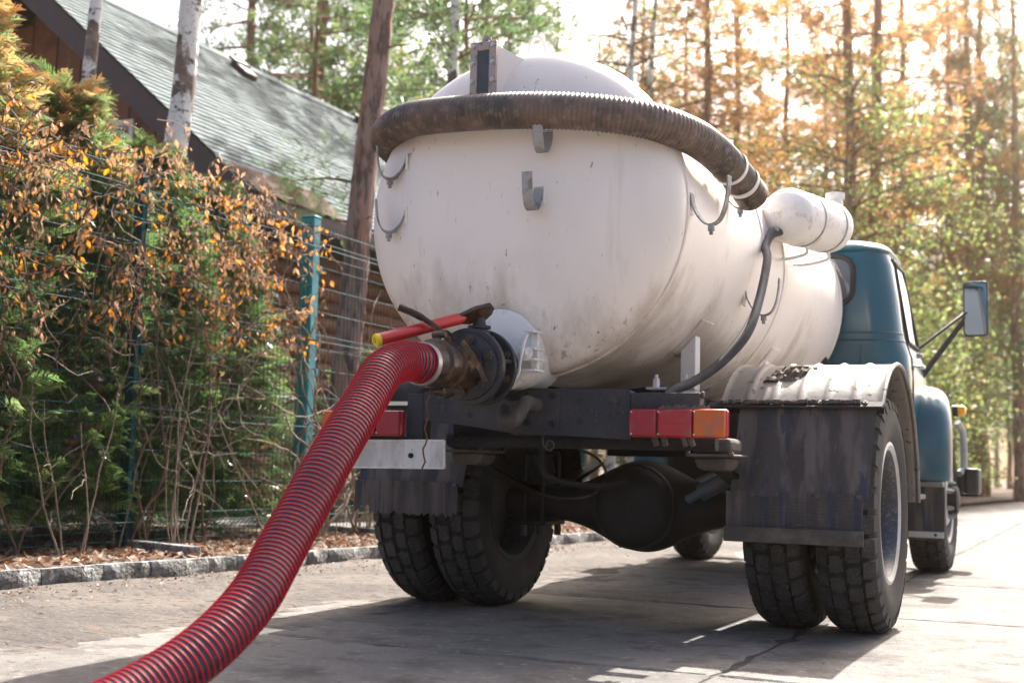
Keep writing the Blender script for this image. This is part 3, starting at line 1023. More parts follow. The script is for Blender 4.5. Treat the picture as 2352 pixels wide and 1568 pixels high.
# clamp bracket on the right of the collar
br = tp(MB().box(0.0, 0.036, -1.27, -1.17, 1.118, 1.128).box(-0.022, 0.040, -1.268, -1.172, 1.056, 1.064).box(-0.022, 0.040, -1.268, -1.172, 1.018, 1.026).box(-0.04, 0.042, -1.262, -1.178, 0.978, 0.986)
        .box(0.006, 0.034, -1.225, -1.205, 0.987, 1.117), "clamp_bracket", M['white_steel'], bevel=0.002)
MB().lathe((0.010, -1.272, 1.040), (0, -1, 0), [(0, 0.026), (0.010, 0.026), (0.012, 0.020), (0.016, 0.012), (0.024, 0.010), (0.024, 0.0)], n=20).build("clamp_nut", M['white_steel'], br)
MB().tube(catmull([(0.022, -1.29, 1.108), (0.014, -1.295, 1.085), (0.006, -1.30, 1.04), (-0.004, -1.295, 1.00), (-0.008, -1.29, 0.975), (-0.02, -1.29, 0.952), (-0.05, -1.30, 0.925)], 5), 0.0055, n=6).build("clamp_pin", M['white_steel'], br)
valve = tp(MB().lathe((OX, -1.20, 1.0), (0, -1, -0.04), [(0, 0.085), (0.20, 0.085), (0.205, 0.07), (0.30, 0.07)], n=28), "valve_body", M['flange'])
fl = tp(MB().lathe((OX, -1.335, OZ), (0, -1, -0.06), [(0, 0.136), (0.020, 0.136), (0.020, 0.088), (0.0, 0.088)], n=48, closed=True), "flange", M['flange'], bevel=0.002)
for k in range(8):
    a = 2 * math.pi * (k + 0.5) / 8
    bolt(fl, (OX + 0.112 * math.cos(a), -1.357, OZ + 0.112 * math.sin(a)), (0, -1, -0.06), 0.015, 0.012, M['bolt'])
fl2 = tp(MB().lathe((OX - 0.002, -1.430, OZ - 0.004), (0, -1, -0.06), [(0, 0.136), (0.022, 0.136), (0.024, 0.132), (0.024, 0.118), (0.034, 0.116), (0.037, 0.110), (0.037, 0.0)], n=48), "flange", M['flange'])
for k in range(6):
    a = 2 * math.pi * (k + 0.35) / 6
    bolt(fl2, (OX + 0.094 * math.cos(a), -1.468, OZ - 0.004 + 0.094 * math.sin(a)), (0, -1, -0.06), 0.0185, 0.014, M['bolt'])
for k in range(4):
    a = 2 * math.pi * (k + 0.1) / 4
    MB().cyl((OX + 0.118 * math.cos(a), -1.35, OZ + 0.118 * math.sin(a)), (OX + 0.118 * math.cos(a), -1.435, OZ - 0.004 + 0.118 * math.sin(a)), 0.0085, n=8).build("flange_stud", M['flange'], fl2)
MB().lathe((OX, -1.375, OZ + 0.085), (0, 0, 1), [(0, 0.034), (0.03, 0.034), (0.032, 0.044), (0.042, 0.044), (0.044, 0.030), (0.050, 0.030), (0.052, 0.042), (0.062, 0.042), (0.064, 0.025), (0.090, 0.020)], n=20).build("valve_stem", M['black'], valve)
lever_a, lever_b = Vector((-0.125, -1.375, 1.178)), Vector((-0.345, -1.775, 1.038))
ld = (lever_b - lever_a).normalized()
lside = ld.cross(Vector((0, 0, 1))).normalized()
lup = lside.cross(ld)
lev = tp(MB().lathe(lever_a + ld * 0.075, ld, [(0, 0.013), (0.025, 0.021), (0.36, 0.021)], n=18), "valve_lever", M['red'])
pside = (lside * math.cos(0.75) - lup * math.sin(0.75)).normalized()
pup = pside.cross(ld)
pl = [(-0.045, -0.012), (-0.028, -0.030), (0.035, -0.031), (0.085, -0.017), (0.10, -0.014), (0.10, 0.014), (0.085, 0.017), (0.035, 0.031), (-0.028, 0.030), (-0.045, 0.012)]
MB().prism([(a_ * 1.15, b_ * 1.25) for a_, b_ in pl], lever_a - pup * 0.007, ld, pside, pup * 0.014).build("lever_plate", M['rusty'], lev, bevel=0.002)
MB().lathe(lever_a + ld * 0.4355, ld, [(0, 0.022), (0.014, 0.022), (0.017, 0.018), (0.0172, 0.0)], n=18).build("end_cap", M['yellow'], lev)
MB().lathe(lever_a + ld * 0.4520, ld, [(0, 0.007), (0.0016, 0.007), (0.0016, 0.0055), (0, 0.0055)], n=16, closed=True).build("cap_mark", M['black'], lev)
MB().lathe(lever_a + lup * 0.0075, lup, [(0, 0.016), (0.004, 0.016), (0.004, 0.007), (0.012, 0.007)], n=8).build("lever_nut", M['rusty'], lev)
cpl = tp(MB().lathe((OX - 0.004, -1.466, OZ - 0.010), (-0.02, -1, -0.02), [(0, 0.074), (0.05, 0.070), (0.10, 0.064), (0.105, 0.078), (0.135, 0.080), (0.14, 0.071), (0.20, 0.071), (0.205, 0.083), (0.235, 0.084), (0.245, 0.073), (0.30, 0.062), (0.33, 0.060)], n=32), "hose_coupling", M['rusty'])
for s, zz in ((1, 0.075), (-1, -0.070)):
    q = Vector((OX - 0.008, -1.60, OZ - 0.012))
    MB().bar(catmull([q + V(0.0, -0.075, zz), q + V(-0.01, -0.04, zz * 1.42), q + V(-0.02, 0.02, zz * 1.55), q + V(-0.03, 0.09, zz * 1.35), q + V(-0.03, 0.10, zz * 1.28)], 5), (1, 0, 0), 0.022, 0.010).build("cam_arm", M['rusty'], cpl, bevel=0.002)
    MB().cyl(q + V(-0.024, -0.06, zz * 1.30), q + V(0.026, -0.06, zz * 1.30), 0.011, n=10).build("cam_pin", M['rusty'], cpl)
MB().tube(catmull([(OX - 0.01, -1.58, OZ + 0.075), (OX - 0.07, -1.60, OZ + 0.13), (OX - 0.125, -1.63, OZ + 0.165), (OX - 0.17, -1.66, OZ + 0.185)], 5), [0.010] * 8 + [0.013] * 8, n=10).build("cam_lever", M['rusty'], cpl)
MB().bar(catmull([(OX + 0.078, -1.66, OZ + 0.06), (OX + 0.088, -1.60, OZ + 0.02), (OX + 0.098, -1.53, OZ - 0.05), (OX + 0.085, -1.49, OZ - 0.075)], 5), (0.5, 0.2, 0.8), 0.020, 0.006).build("locking_strip", M['rusty'], cpl)
for k in range(5):
    a = R(20 + 70 * k)
    bolt(cpl, (OX - 0.008 + 0.080 * math.cos(a), -1.585, OZ - 0.014 + 0.080 * math.sin(a)), (math.cos(a), 0, math.sin(a)), 0.009, 0.006, M['rusty'])
cw = [(OX - 0.10, -1.53, OZ - 0.075)]
for k in range(26):
    cw.append((OX - 0.115 - 0.004 * k + 0.006 * math.sin(k * 0.9), -1.52 + 0.006 * k, OZ - 0.08 - 0.0115 * k + 0.004 * math.cos(k * 1.3)))
tp(MB().tube(cw, 0.0032, n=5), "hanging_wire", M['cord'])

# ---- chassis
xm_poly = [(-0.525, 0.915), (-0.30, 0.935), (0.30, 0.925), (0.332, 0.922), (0.332, 0.742), (0.10, 0.752), (-0.15, 0.762), (-0.36, 0.790), (-0.525, 0.806)]
xm = tp(MB().prism(xm_poly, (0, -1.055, 0), (1, 0, 0), (0, 0, 1), (0, 0.012, 0)).box(-0.50, 0.32, -1.043, -0.975, 0.912, 0.921).box(-0.15, 0.32, -1.043, -0.975, 0.755, 0.764), "rear_crossmember", M['xmember'], bevel=0.003)
for hx, hz, hr in ((-0.455, 0.875, 0.008), (-0.425, 0.876, 0.008), (-0.455, 0.85, 0.008), (-0.425, 0.85, 0.008), (-0.32, 0.828, 0.013), (0.135, 0.885, 0.013), (0.135, 0.808, 0.013), (0.255, 0.87, 0.008), (0.285, 0.872, 0.009), (0.255, 0.835, 0.008), (0.285, 0.837, 0.009)):
    MB().lathe((hx, -1.0558, hz), (0, -1, 0), [(0, hr), (0.0008, hr), (0.0008, 0)], n=14).build("hole", M['gasket'], xm, smooth=0)
for hx, hz in ((-0.075, 0.80), (-0.072, 0.90), (0.03, 0.795), (0.03, 0.90)):
    bolt(xm, (hx, -1.064, hz), (0, -1, 0), 0.014, 0.012)
MB().box(-0.10, 0.055, -1.0655, -1.0555, 0.775, 0.922).build("hook_plate", M['xmember'], xm, bevel=0.003)
tp(MB().box(0.334, 0.592, -1.060, -1.0, 0.838, 0.912).lathe((0.592, -1.04, 0.905), (1, 0, 0), [(0, 0.013), (0.012, 0.013)], n=8), "lamp_bracket", M['xmember'], bevel=0.004)
tp(MB().box(-0.60, -0.527, -1.050, -0.98, 0.725, 0.912), "side_bracket", M['xmember'], bevel=0.004)
tow = tp(MB().tube(catmull([(-0.03, -1.068, 0.865), (-0.045, -1.12, 0.872), (-0.035, -1.17, 0.868), (-0.03, -1.215, 0.842), (-0.045, -1.235, 0.806), (-0.085, -1.225, 0.795), (-0.12, -1.19, 0.82), (-0.13, -1.15, 0.845)], 6), [0.026] * 20 + [0.028] * 12 + [0.024] * 11, n=12), "tow_hook", M['dusty'])
MB().bar(catmull([(-0.13, -1.07, 0.905), (-0.125, -1.13, 0.905), (-0.09, -1.19, 0.890), (-0.06, -1.205, 0.880)], 5), (1, 0, 0.1), 0.04, 0.02).build("tow_latch", M['chassis'], tow, bevel=0.004)
tp(MB().tube([(-0.47, -0.93, 0.735), (0.62, -0.93, 0.735)], 0.028, n=14), "cross_tube", M['chassis'])
tp(MB().tube(catmull([(-0.02, -1.04, 0.752), (-0.01, -1.05, 0.715), (0.015, -1.055, 0.698), (0.033, -1.055, 0.712), (0.025, -1.05, 0.732), (0.005, -1.045, 0.733), (-0.002, -1.045, 0.71)], 6), 0.0035, n=5), "wire_loop", M['dusty'])
for s in (-1, 1):
    tp(MB().box(s * 0.43 - 0.004, s * 0.43 + 0.004, -0.97, 4.2, 0.735, 0.925).box(*sorted((s * 0.4355, s * 0.36)), -0.97, 4.2, 0.917, 0.924).box(*sorted((s * 0.4355, s * 0.36)), -0.97, 4.2, 0.736, 0.743), "frame_rail", M['chassis'])
    # rear spring bracket and leaf spring
    sx = s * 0.56 if s > 0 else -0.47
    sb = tp(MB().loft([[(sx - 0.075, -0.80, z), (sx + 0.075, -0.80, z), (sx + 0.075, -0.62, z), (sx - 0.075, -0.62, z)] for z in (0.70, 0.76)]), "spring_bracket", M['dusty'], bevel=0.018)
    MB().box(sx - 0.092, sx + 0.092, -0.82, -0.60, 0.688, 0.6995).build("bracket_flange", M['dusty'], sb, bevel=0.005)
    MB().loft([[(sx - 0.072, -0.79, 0.6875), (sx + 0.072, -0.79, 0.6875), (sx + 0.072, -0.63, 0.6875), (sx - 0.072, -0.63, 0.6875)],
               [(sx - 0.060, -0.785, 0.650), (sx + 0.060, -0.785, 0.650), (sx + 0.060, -0.64, 0.650), (sx - 0.060, -0.64, 0.650)],
               [(sx - 0.045, -0.77, 0.638), (sx + 0.045, -0.77, 0.638), (sx + 0.045, -0.65, 0.638), (sx - 0.045, -0.65, 0.638)]]).build("bracket_cup", M['dusty'], sb, bevel=0.012)
    for ex in (-0.082, 0.082):
        bolt(sb, (sx + ex, -0.815, 0.70), (0, -1, 0), 0.010, 0.010, M['dusty'])
    spring = empty("leaf_spring")
    spring.parent = truck
    for k in range(11):
        h = 0.72 - 0.058 * k
        path = [(sx, h * t, 0.665 - 0.0125 * k - 0.115 * (1 - t * t) * h / 0.72 + 0.10 * (0.72 - h) / 0.72 * 0) for t in np.linspace(-1, 1, 13)]
        MB().bar(path, (1, 0, 0), 0.068, 0.0105).build("leaf", M['axle'], spring)
    for yy in (-0.09, 0.09):
        MB().tube([(sx - 0.045, yy, 0.70), (sx - 0.045, yy, 0.33)], 0.010, n=8).tube([(sx + 0.045, yy, 0.70), (sx + 0.045, yy, 0.33)], 0.010, n=8).tube([(sx - 0.045, yy, 0.70), (sx + 0.045, yy, 0.70)], 0.010, n=8).build("u_bolt", M['axle'], spring)
        for xx in (-0.045, 0.045):
            MB().lathe((sx + xx, yy, 0.325), (0, 0, 1), [(0, 0.017), (0.05, 0.017)], n=6).build("u_bolt_nut", M['dusty'], spring)
    MB().box(sx - 0.07, sx + 0.07, -0.12, 0.12, 0.375, 0.395).build("spring_plate", M['axle'], spring, bevel=0.004)
# axle with banjo differential
axl = []
for x in np.linspace(-0.62, 0.62, 49):
    q = abs(x - 0.03)
    r_ = 0.072 + 0.130 * math.exp(-(q / 0.235) ** 2.2)
    ry = 0.072 + 0.085 * math.exp(-(q / 0.235) ** 2.2)
    axl.append([(x, ry * math.cos(2 * math.pi * k / 28), 0.475 + r_ * math.sin(2 * math.pi * k / 28)) for k in range(28)])
axle = tp(MB().loft(axl), "axle_housing", M['axle'], smooth=60)
MB().lathe((0.03, -0.12, 0.475), (0, -1, 0), [(0, 0.185), (0.03, 0.185), (0.032, 0.176), (0.05, 0.170), (0.075, 0.150), (0.095, 0.105), (0.105, 0.05), (0.106, 0)], n=40).build("differential_cover", M['axle'], axle, smooth=45)
for k in range(10):
    a = 2 * math.pi * k / 10
    bolt(axle, (0.03 + 0.178 * math.cos(a), -0.150, 0.475 + 0.178 * math.sin(a)), (0, -1, 0), 0.010, 0.006, M['axle'])
MB().lathe((0.03, -0.226, 0.475), (0, -1, 0), [(0, 0.014), (0.012, 0.014)], n=6).build("filler_plug", M['axle'], axle)
MB().lathe((0.03, 0.10, 0.475), (0, 1, 0.12), [(0, 0.12), (0.2, 0.09), (0.25, 0.04), (2.2, 0.04)], n=18).build("drive_shaft", M['axle'], axle)
MB().tube(catmull([(-0.45, -0.12, 0.52), (-0.3, -0.16, 0.50), (-0.16, -0.16, 0.52), (-0.10, -0.14, 0.60), (-0.16, -0.10, 0.68), (-0.25, -0.1, 0.72)], 6), 0.006, n=6).build("brake_line", M['dusty'], axle)
tp(MB().cyl((0.36, -0.25, 0.545), (0.55, -0.28, 0.640), 0.036, n=16).cyl((0.30, -0.24, 0.515), (0.37, -0.25, 0.55), 0.02, n=12), "shock_absorber", material("shock_paint", (0.05, 0.10, 0.14), 0.5, 0, [(12, S1, 0.5, 0.65, (0.12, 0.10, 0.08), 0.8)]))
tp(MB().tube(catmull([(-0.22, -0.6, 0.72), (-0.20, -0.62, 0.62), (-0.16, -0.55, 0.58), (-0.05, -0.4, 0.56), (0.05, -0.3, 0.58)], 6), 0.012, n=8), "brake_hose", M['axle'])
tp(MB().box(-0.36, 0.36, -0.55, -0.45, 0.76, 0.90), "inner_crossmember", M['chassis'], bevel=0.006)
tp(MB().box(-0.36, 0.36, 0.55, 0.65, 0.70, 0.88), "inner_crossmember", M['chassis'], bevel=0.006)
tp(MB().box(-0.34, 0.34, 1.4, 2.3, 0.48, 0.88), "gearbox", M['axle'], bevel=0.06)

# ---- saddles under the tank
for yy in (-0.30, 0.92):
    for s in (-1, 1):
        xx = TX + s * 0.475
        zt = TZ - TB * math.sqrt(max(0, 1 - (s * 0.475 / TA) ** 2)) + 0.02
        sp = tp(MB().box(xx - 0.032, xx + 0.032, yy - 0.035, yy + 0.035, 0.926, zt + 0.02), "tank_saddle_post", M['white_steel'], bevel=0.003)
        a0 = math.atan2(zt - TZ, s * 0.475)
        pad = []
        for da in np.linspace(-0.14, 0.14, 6):
            a = math.atan2(math.sin(a0), math.cos(a0)) + da
            pad.append((TX + TA * 1.006 * math.cos(a), yy, TZ + TB * 1.006 * math.sin(a)))
        MB().bar(pad, (0, 1, 0), 0.17, 0.008).build("saddle_pad", M['tank'], sp, bevel=0.002)
    tp(MB().prism([(-0.60, 0.926), (0.30, 0.926), (0.20, 0.99), (0.02, 0.968), (-0.15, 0.963), (-0.32, 0.968), (-0.50, 0.99)], (0, yy - 0.03, 0), (1, 0, 0), (0, 0, 1), (0, 0.06, 0)), "tank_cradle", M['chassis'], bevel=0.003)
clampb = tp(MB().box(0.22, 0.42, -0.56, -0.48, 0.958, 0.966).box(0.335, 0.35, -0.55, -0.49, 0.926, 0.957), "saddle_clamp", M['white_steel'])
for xx in (0.25, 0.375):
    MB().lathe((xx, -0.52, 0.967), (0, 0, 1), [(0, 0.015), (0.018, 0.015), (0.019, 0.0145), (0.037, 0.0145), (0.037, 0.008), (0.052, 0.008)], n=6).build("clamp_bolt", M['white_steel'], clampb)

# ---- air cylinder on the right shoulder of the tank, with its hose
ca, cb = Vector((0.565, 0.44, 1.835)), Vector((0.665, 0.93, 1.858))
cd_ = (cb - ca).normalized()
CL = (cb - ca).length
cyl = tp(MB().lathe(ca - cd_ * 0.05, cd_, [(-0.052, 0.002), (-0.048, 0.04), (-0.03, 0.083), (0.0, 0.113), (0.03, 0.125), (0.05, 0.1285), (CL + 0.02, 0.1285), (CL + 0.05, 0.122), (CL + 0.08, 0.09), (CL + 0.095, 0.03)], n=40), "air_cylinder", M['white_steel'], smooth=50)
for t in (0.14, 0.40):
    MB().lathe(ca + cd_ * t, cd_, [(0, 0.1295), (0, 0.1325), (0.012, 0.1325), (0.012, 0.1295)], n=40, closed=True).build("cylinder_band", M['hook'], cyl)
    p = ca + cd_ * (t + 0.006)
    MB().tube(catmull([p + V(0.03, 0, -0.135), p + V(0.02, 0, -0.17), p + V(-0.10, 0, -0.19), p + V(-0.22, 0, -0.17)], 5), 0.008, n=8).build("cylinder_bracket", M['white_steel'], cyl)
MB().lathe(ca - cd_ * 0.05 + V(-0.02, 0, -0.075), -cd_ + V(0, 0, -0.25), [(0, 0.02), (0.05, 0.02), (0.052, 0.026), (0.075, 0.026)], n=10).build("hose_fitting", M['hook'], cyl)
MB().lathe(cb + V(0.02, 0.03, 0.120), (0, 0, 1), [(0, 0.04), (0.03, 0.04), (0.03, 0.048), (0.06, 0.048)], n=16).build("cylinder_cap", M['white_steel'], cyl)
h0 = ca - cd_ * 0.11 + V(-0.02, 0, -0.10)
airh = tp(MB().tube(catmull([h0 + V(0.02, 0.05, 0.02), h0 + V(0.0, -0.05, -0.015), h0 + V(0.0, -0.15, -0.085), V(0.56, 0.06, 1.56), V(0.575, -0.14, 1.36), V(0.565, -0.30, 1.20), V(0.50, -0.42, 1.08), V(0.42, -0.55, 0.99), V(0.36, -0.68, 0.94), V(0.345, -0.76, 0.88)], 8), 0.0190, n=12), "air_hose", M['grey_hose'])

# ---- lamps and plate
def tail_lamp(x0, x1, z0, z1, flip=False, label=None):
    lamp = tp(MB().box(x0, x1, -1.10, -1.062, z0, z1), "tail_light", M['lens_red'], bevel=0.010)
    w = (x1 - x0)
    cuts = [0, 0.30, 0.665, 1.0]
    mats = [M['lens_dusty'], M['lens_red'], M['lens_orange']]
    if flip:
        mats = mats[::-1]
        cuts = [0, 0.335, 0.70, 1.0]
    for k in range(3):
        a, b_ = x0 + w * cuts[k] + 0.003, x0 + w * cuts[k + 1] - 0.003
        MB().box(a, b_, -1.118, -1.1005, z0 + 0.003, z1 - 0.003).build("lens", mats[k], lamp, bevel=0.006)
        for zz in (z0 + 0.012, z1 - 0.012):
            MB().lathe((a + (0.004 if k else 0.01), -1.1185, zz), (0, -1, 0), [(0, 0.0038), (0.0015, 0.003), (0.0018, 0)], n=8).build("screw", M['screw'], lamp)
    MB().box(x0 + w * 0.34, x0 + w * 0.64, -1.1195, -1.1185, (z0 + z1) / 2 - 0.001, (z0 + z1) / 2 + 0.002).build("lens_groove", M['lens_dusty'], lamp, smooth=0)
    return lamp


tl = tail_lamp(0.345, 0.703, 0.750, 0.852)
for xx in (0.43, 0.465, 0.54, 0.565):
    MB().cyl((xx, -1.075, 0.751), (xx + 0.01, -1.075, 0.722), 0.011, n=8).build("cable_grommet", M['dusty'], tl)
tail_lamp(-0.955, -0.595, 0.742, 0.842, True)
mdm = MB()
for k in range(60):
    x = 0.44 + 0.17 * random.random()
    mdm.add([(x, -1.075, 0.853), (x + 0.03, -1.08, 0.853), (x + 0.02, -1.065, 0.853 + random.uniform(0.004, 0.02)), (x + 0.005, -1.062, 0.853)], [(0, 1, 2), (0, 2, 3), (1, 3, 2)])
tp(mdm, "mud_crust", M['mud'], smooth=0)
# number plate bar, seen from the blank side
pmb = [(-0.93, 0.612), (-0.41, 0.618), (-0.404, 0.624), (-0.408, 0.727), (-0.414, 0.732), (-0.93, 0.727)]
npl = tp(MB().prism(pmb, (0, -1.085, 0), (1, 0, 0), (0, 0, 1), (0, 0.006, 0)), "number_plate", M['plate'], bevel=0.002)
MB().tube([(-0.925, -1.086, 0.616), (-0.416, -1.086, 0.622), (-0.409, -1.086, 0.628), (-0.412, -1.086, 0.724), (-0.418, -1.086, 0.728), (-0.925, -1.086, 0.722)], 0.0028, n=6).build("plate_rim", M['white_steel'], npl)
bolt(npl, (-0.555, -1.086, 0.668), (0, -1, 0), 0.011, 0.006)
bolt(npl, (-0.80, -1.086, 0.666), (0, -1, 0), 0.011, 0.006)
tp(MB().box(-0.90, -0.56, -1.078, -1.062, 0.70, 0.741), "plate_holder", M['chassis'], bevel=0.003)

# ---- mudguards with flaps
def mudguard(s, ext_z0, ragged, strip):
    x0, x1 = sorted((s * 0.50, s * 1.125))
    rr = 0.592
    arc = []
    for a in np.linspace(R(137), R(2), 30):
        arc.append((-0.015 + rr * math.cos(a), 0.498 + rr * math.sin(a)))
    b = MB()
    nx = 49
    rowo, rowi = [], []
    for (yy, zz), a in zip(arc, np.linspace(R(137), R(2), 30)):
        ro, ri = [], []
        for k in range(nx):
            x = x0 + (x1 - x0) * k / (nx - 1)
            ridge = 0.008 * max(0, math.cos((x - x0) / (x1 - x0) * math.pi * 12)) ** 6
            o = ridge
            ro.append((x, yy + math.cos(a) * o, zz + math.sin(a) * o))
            ri.append((x, yy + math.cos(a) * (o - 0.003), zz + math.sin(a) * (o - 0.003)))
        rowo.append(ro)
        rowi.append(ri)
    b.loft(rowo, False, False, closed=False)
    b.loft(rowi, False, False, closed=False)
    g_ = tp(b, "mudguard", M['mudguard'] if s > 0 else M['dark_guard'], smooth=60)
    xe = s * 1.127
    edge = [(xe, yy, zz) for yy, zz in arc]
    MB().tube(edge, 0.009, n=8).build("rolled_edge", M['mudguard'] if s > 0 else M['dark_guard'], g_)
    xl0, xl1 = sorted((s * 0.455, s * 1.135))
    MB().prism([(-0.500, 0.885), (-0.500, 0.893), (-0.452, 0.914), (-0.446, 0.910), (-0.446, 0.868), (-0.452, 0.868), (-0.456, 0.895)], (xl0, 0, 0), (0, 1, 0), (0, 0, 1), (xl1 - xl0, 0, 0)).build("lip_bar", M['chassis'], g_, bevel=0.002)
    for k in range(4):
        bolt(g_, (s * (0.56 + 0.17 * k), -0.475, 0.905), (0, -0.3, 1), 0.009, 0.006, M['mudguard'])
    # hanging flap
    fx0, fx1 = sorted((s * 0.583, s * 1.108))
    nb = 26

    def flap_y(x, z):
        return -0.470 - 0.20 * (0.885 - z) - 0.005 * math.sin(x * 38) - 0.010 * math.sin(x * 9 + 1) * (0.9 - z) * 2
    zs = list(np.linspace(0.885, 0.545, 9))
    fr, bk = [], []
    for z in zs:
        sh = -0.018 * s * 0 - 0.02 * (0.885 - z) / 0.34
        fr.append([(fx0 + (fx1 - fx0) * k / nb + sh, flap_y(fx0 + (fx1 - fx0) * k / nb, z), z) for k in range(nb + 1)])
    for r_ in reversed(fr):
        bk.append([(x, y + 0.008, z) for x, y, z in r_])
    f_ = MB().loft(fr + bk + [fr[0]], False, False, closed=False).build("mud_flap", M['flap'], g_, smooth=50)
    # ribbed rubber extension below, riveted on
    ex0, ex1 = fx0 - 0.035, fx1 - 0.035
    e = MB()
    nu, nv = 100, 28
    zt, zb = 0.562, ext_z0
    r_ = random.Random(5 + int(s))
    bottoms = []
    cur = 0.0
    for k in range(nu + 1):
        cur = cur * 0.80 + r_.uniform(-1, 1) * 0.009 * ragged
        notch = 0.03 if (ragged > 1 and 5 < k < 15) else 0
        bottoms.append(zb + abs(cur) + notch)
    for j in range(nv + 1):
        for k in range(nu + 1):
            x = ex0 + (ex1 - ex0) * k / nu
            z = zt + (bottoms[k] - zt) * j / nv
            e.v.append((x, -0.550 - 0.010 * math.sin(x * 7) + (0.0024 if (j % 2 == 0 or k % 2 == 0) else 0), z))
    for j in range(nv):
        for k in range(nu):
            q = j * (nu + 1) + k
            e.f.append((q, q + 1, q + nu + 2, q + nu + 1))
    e.build("flap_extension", M['flap'], g_, smooth=0)
    if strip:
        MB().box(ex0, ex1 + 0.004, -0.574, -0.566, zb - 0.005, zb + 0.052).build("flap_strip", M['dusty'], g_, bevel=0.002)
        for xx in (ex0 + 0.30, ex0 + 0.46):
            bolt(g_, (xx, -0.575, zb + 0.025), (0, -1, 0), 0.012, 0.006, M['dusty'])
    for k in range(4):
        MB().lathe((fx0 + 0.03 + (fx1 - fx0 - 0.06) * k / 3 - 0.02, -0.562, 0.553), (0, -1, 0), [(0, 0.009), (0.004, 0.007), (0.005, 0)], n=10).build("rivet", M['dusty'], g_)
    return g_


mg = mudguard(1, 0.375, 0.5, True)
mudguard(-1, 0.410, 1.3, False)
# mud caked on top of the right mudguard
cake = MB()
r_ = random.Random(3)
nn = 16
gridp = []
for i in range(nn):
    for j in range(10):
        u_, v_ = i / (nn - 1), j / 9
        a = R(122 - 17 * v_)
        h = max(0.0, 0.018 * math.sin(math.pi * u_) * math.sin(math.pi * v_) ** 0.6 + r_.uniform(-0.010, 0.010))
        rad = 0.594 + h - (0.006 if h < 0.002 else 0)
        cake.v.append((0.64 + 0.14 * u_ + r_.uniform(-0.01, 0.01) + 0.06 * v_, -0.015 + rad * math.cos(a), 0.498 + rad * math.sin(a)))
for i in range(nn - 1):
    for j in range(9):
        q = i * 10 + j
        cake.f.append((q, q + 1, q + 11, q + 10))
cake.build("mud_cake", M['mud'], mg, smooth=30)
lm = MB()
for k in range(160):
    x = random.uniform(0.50, 1.05)
    c = V(x, -0.462 + random.uniform(-0.02, 0.01), 0.912)
    lm.obox(c, V(random.uniform(0.004, 0.016), random.uniform(-0.004, 0.004), 0), V(0, random.uniform(0.003, 0.010), random.uniform(-0.003, 0.003)), V(0, 0, random.uniform(0.002, 0.008)))
lmo = lm.build("mud_crumbs", M['mud'], mg, smooth=0)
lmo["kind"] = "stuff"


# ---- wheels
def tyre_meshes():
    Rt, w = 0.487, 0.118
    prof = [(-0.085, 0.262), (-0.100, 0.275), (-0.112, 0.32), (-0.120, 0.37), (-0.116, 0.42), (-0.106, 0.448), (-0.092, 0.466), (-0.05, 0.471), (0, 0.4725), (0.05, 0.471), (0.092, 0.466), (0.106, 0.448), (0.116, 0.42), (0.1205, 0.385), (0.1205, 0.36), (0.119, 0.355), (0.117, 0.34), (0.112, 0.32), (0.100, 0.275), (0.085, 0.262)]
    b = MB().lathe((0, 0, 0), (1, 0, 0), prof, n=72, closed=True)
    tyre = b.mesh("tyre", 40)
    tyre.materials.append(M['rubber'])
    t = MB()
    r_ = random.Random(11)
    N = 33

    def pt(s_, x, rad):
        a = s_ * 2 * math.pi / N
        drop = 0.030 * max(0, (abs(x) - 0.055) / 0.06) ** 2
        rr = rad - drop
        return (x, rr * math.cos(a), rr * math.sin(a))
    for row, xc in enumerate((-0.034, 0.030)):
        for k in range(N):
            c = k + 0.5 * row + 0.1
            hexa = [(-0.43, -0.012), (-0.30, -0.029), (0.02, -0.025), (0.28, -0.031), (0.43, -0.010), (0.36, 0.012), (0.42, 0.024), (0.10, 0.029), (-0.10, 0.024), (-0.36, 0.030), (-0.45, 0.010)]
            q = [(c + p[0] * 1.04, xc + p[1] * (1 if row else -1) * 1.0) for p in hexa]
            lo = [pt(s_, x, 0.466) for s_, x in q]
            q2 = [(c + (s_ - c) * 0.89, xc + (x - xc) * 0.88) for s_, x in q]
            hi = [pt(s_, x, Rt) for s_, x in q2]
            t.loft([lo, hi], False, True)
    for sgn in (-1, 1):
        for k in range(N):
            c = k + (0.35 if sgn > 0 else 0.8)
            for (wid, xa, xb, r0, r1) in (((0.40), 0.070, 0.112, 0, 0),):
                pts = [(-0.40, 0.068), (0.38, 0.066), (0.42, 0.085), (0.36, 0.112), (-0.36, 0.112), (-0.44, 0.088)]
                q = [(c + p[0], sgn * p[1]) for p in pts]
                lo = [pt(s_, x, 0.455) for s_, x in q]
                hi = []
                for (s_, x), p in zip(q, pts):
                    hi.append(pt(c + (s_ - c) * 0.94, x * (0.995 if p[1] > 0.1 else 1.02), 0.4855))
                dn = []
                for (s_, x), p in zip(q, pts):
                    a = (c + (s_ - c) * 0.9) * 2 * math.pi / N
                    if p[1] > 0.1:
                        dn.append((sgn * 0.1185, 0.425 * math.cos(a), 0.425 * math.sin(a)))
                t.loft([lo, hi], False, True)
                if dn:
                    i3, i4 = hi[3], hi[4]
                    t.add([i3, i4, dn[1], dn[0], lo[3], lo[4]], [(0, 1, 2, 3), (0, 3, 4), (1, 5, 2)])
    tread = t.mesh("tread", 25)
    tread.materials.append(M['tread'])
    return tyre, tread


tyre_me, tread_me = tyre_meshes()
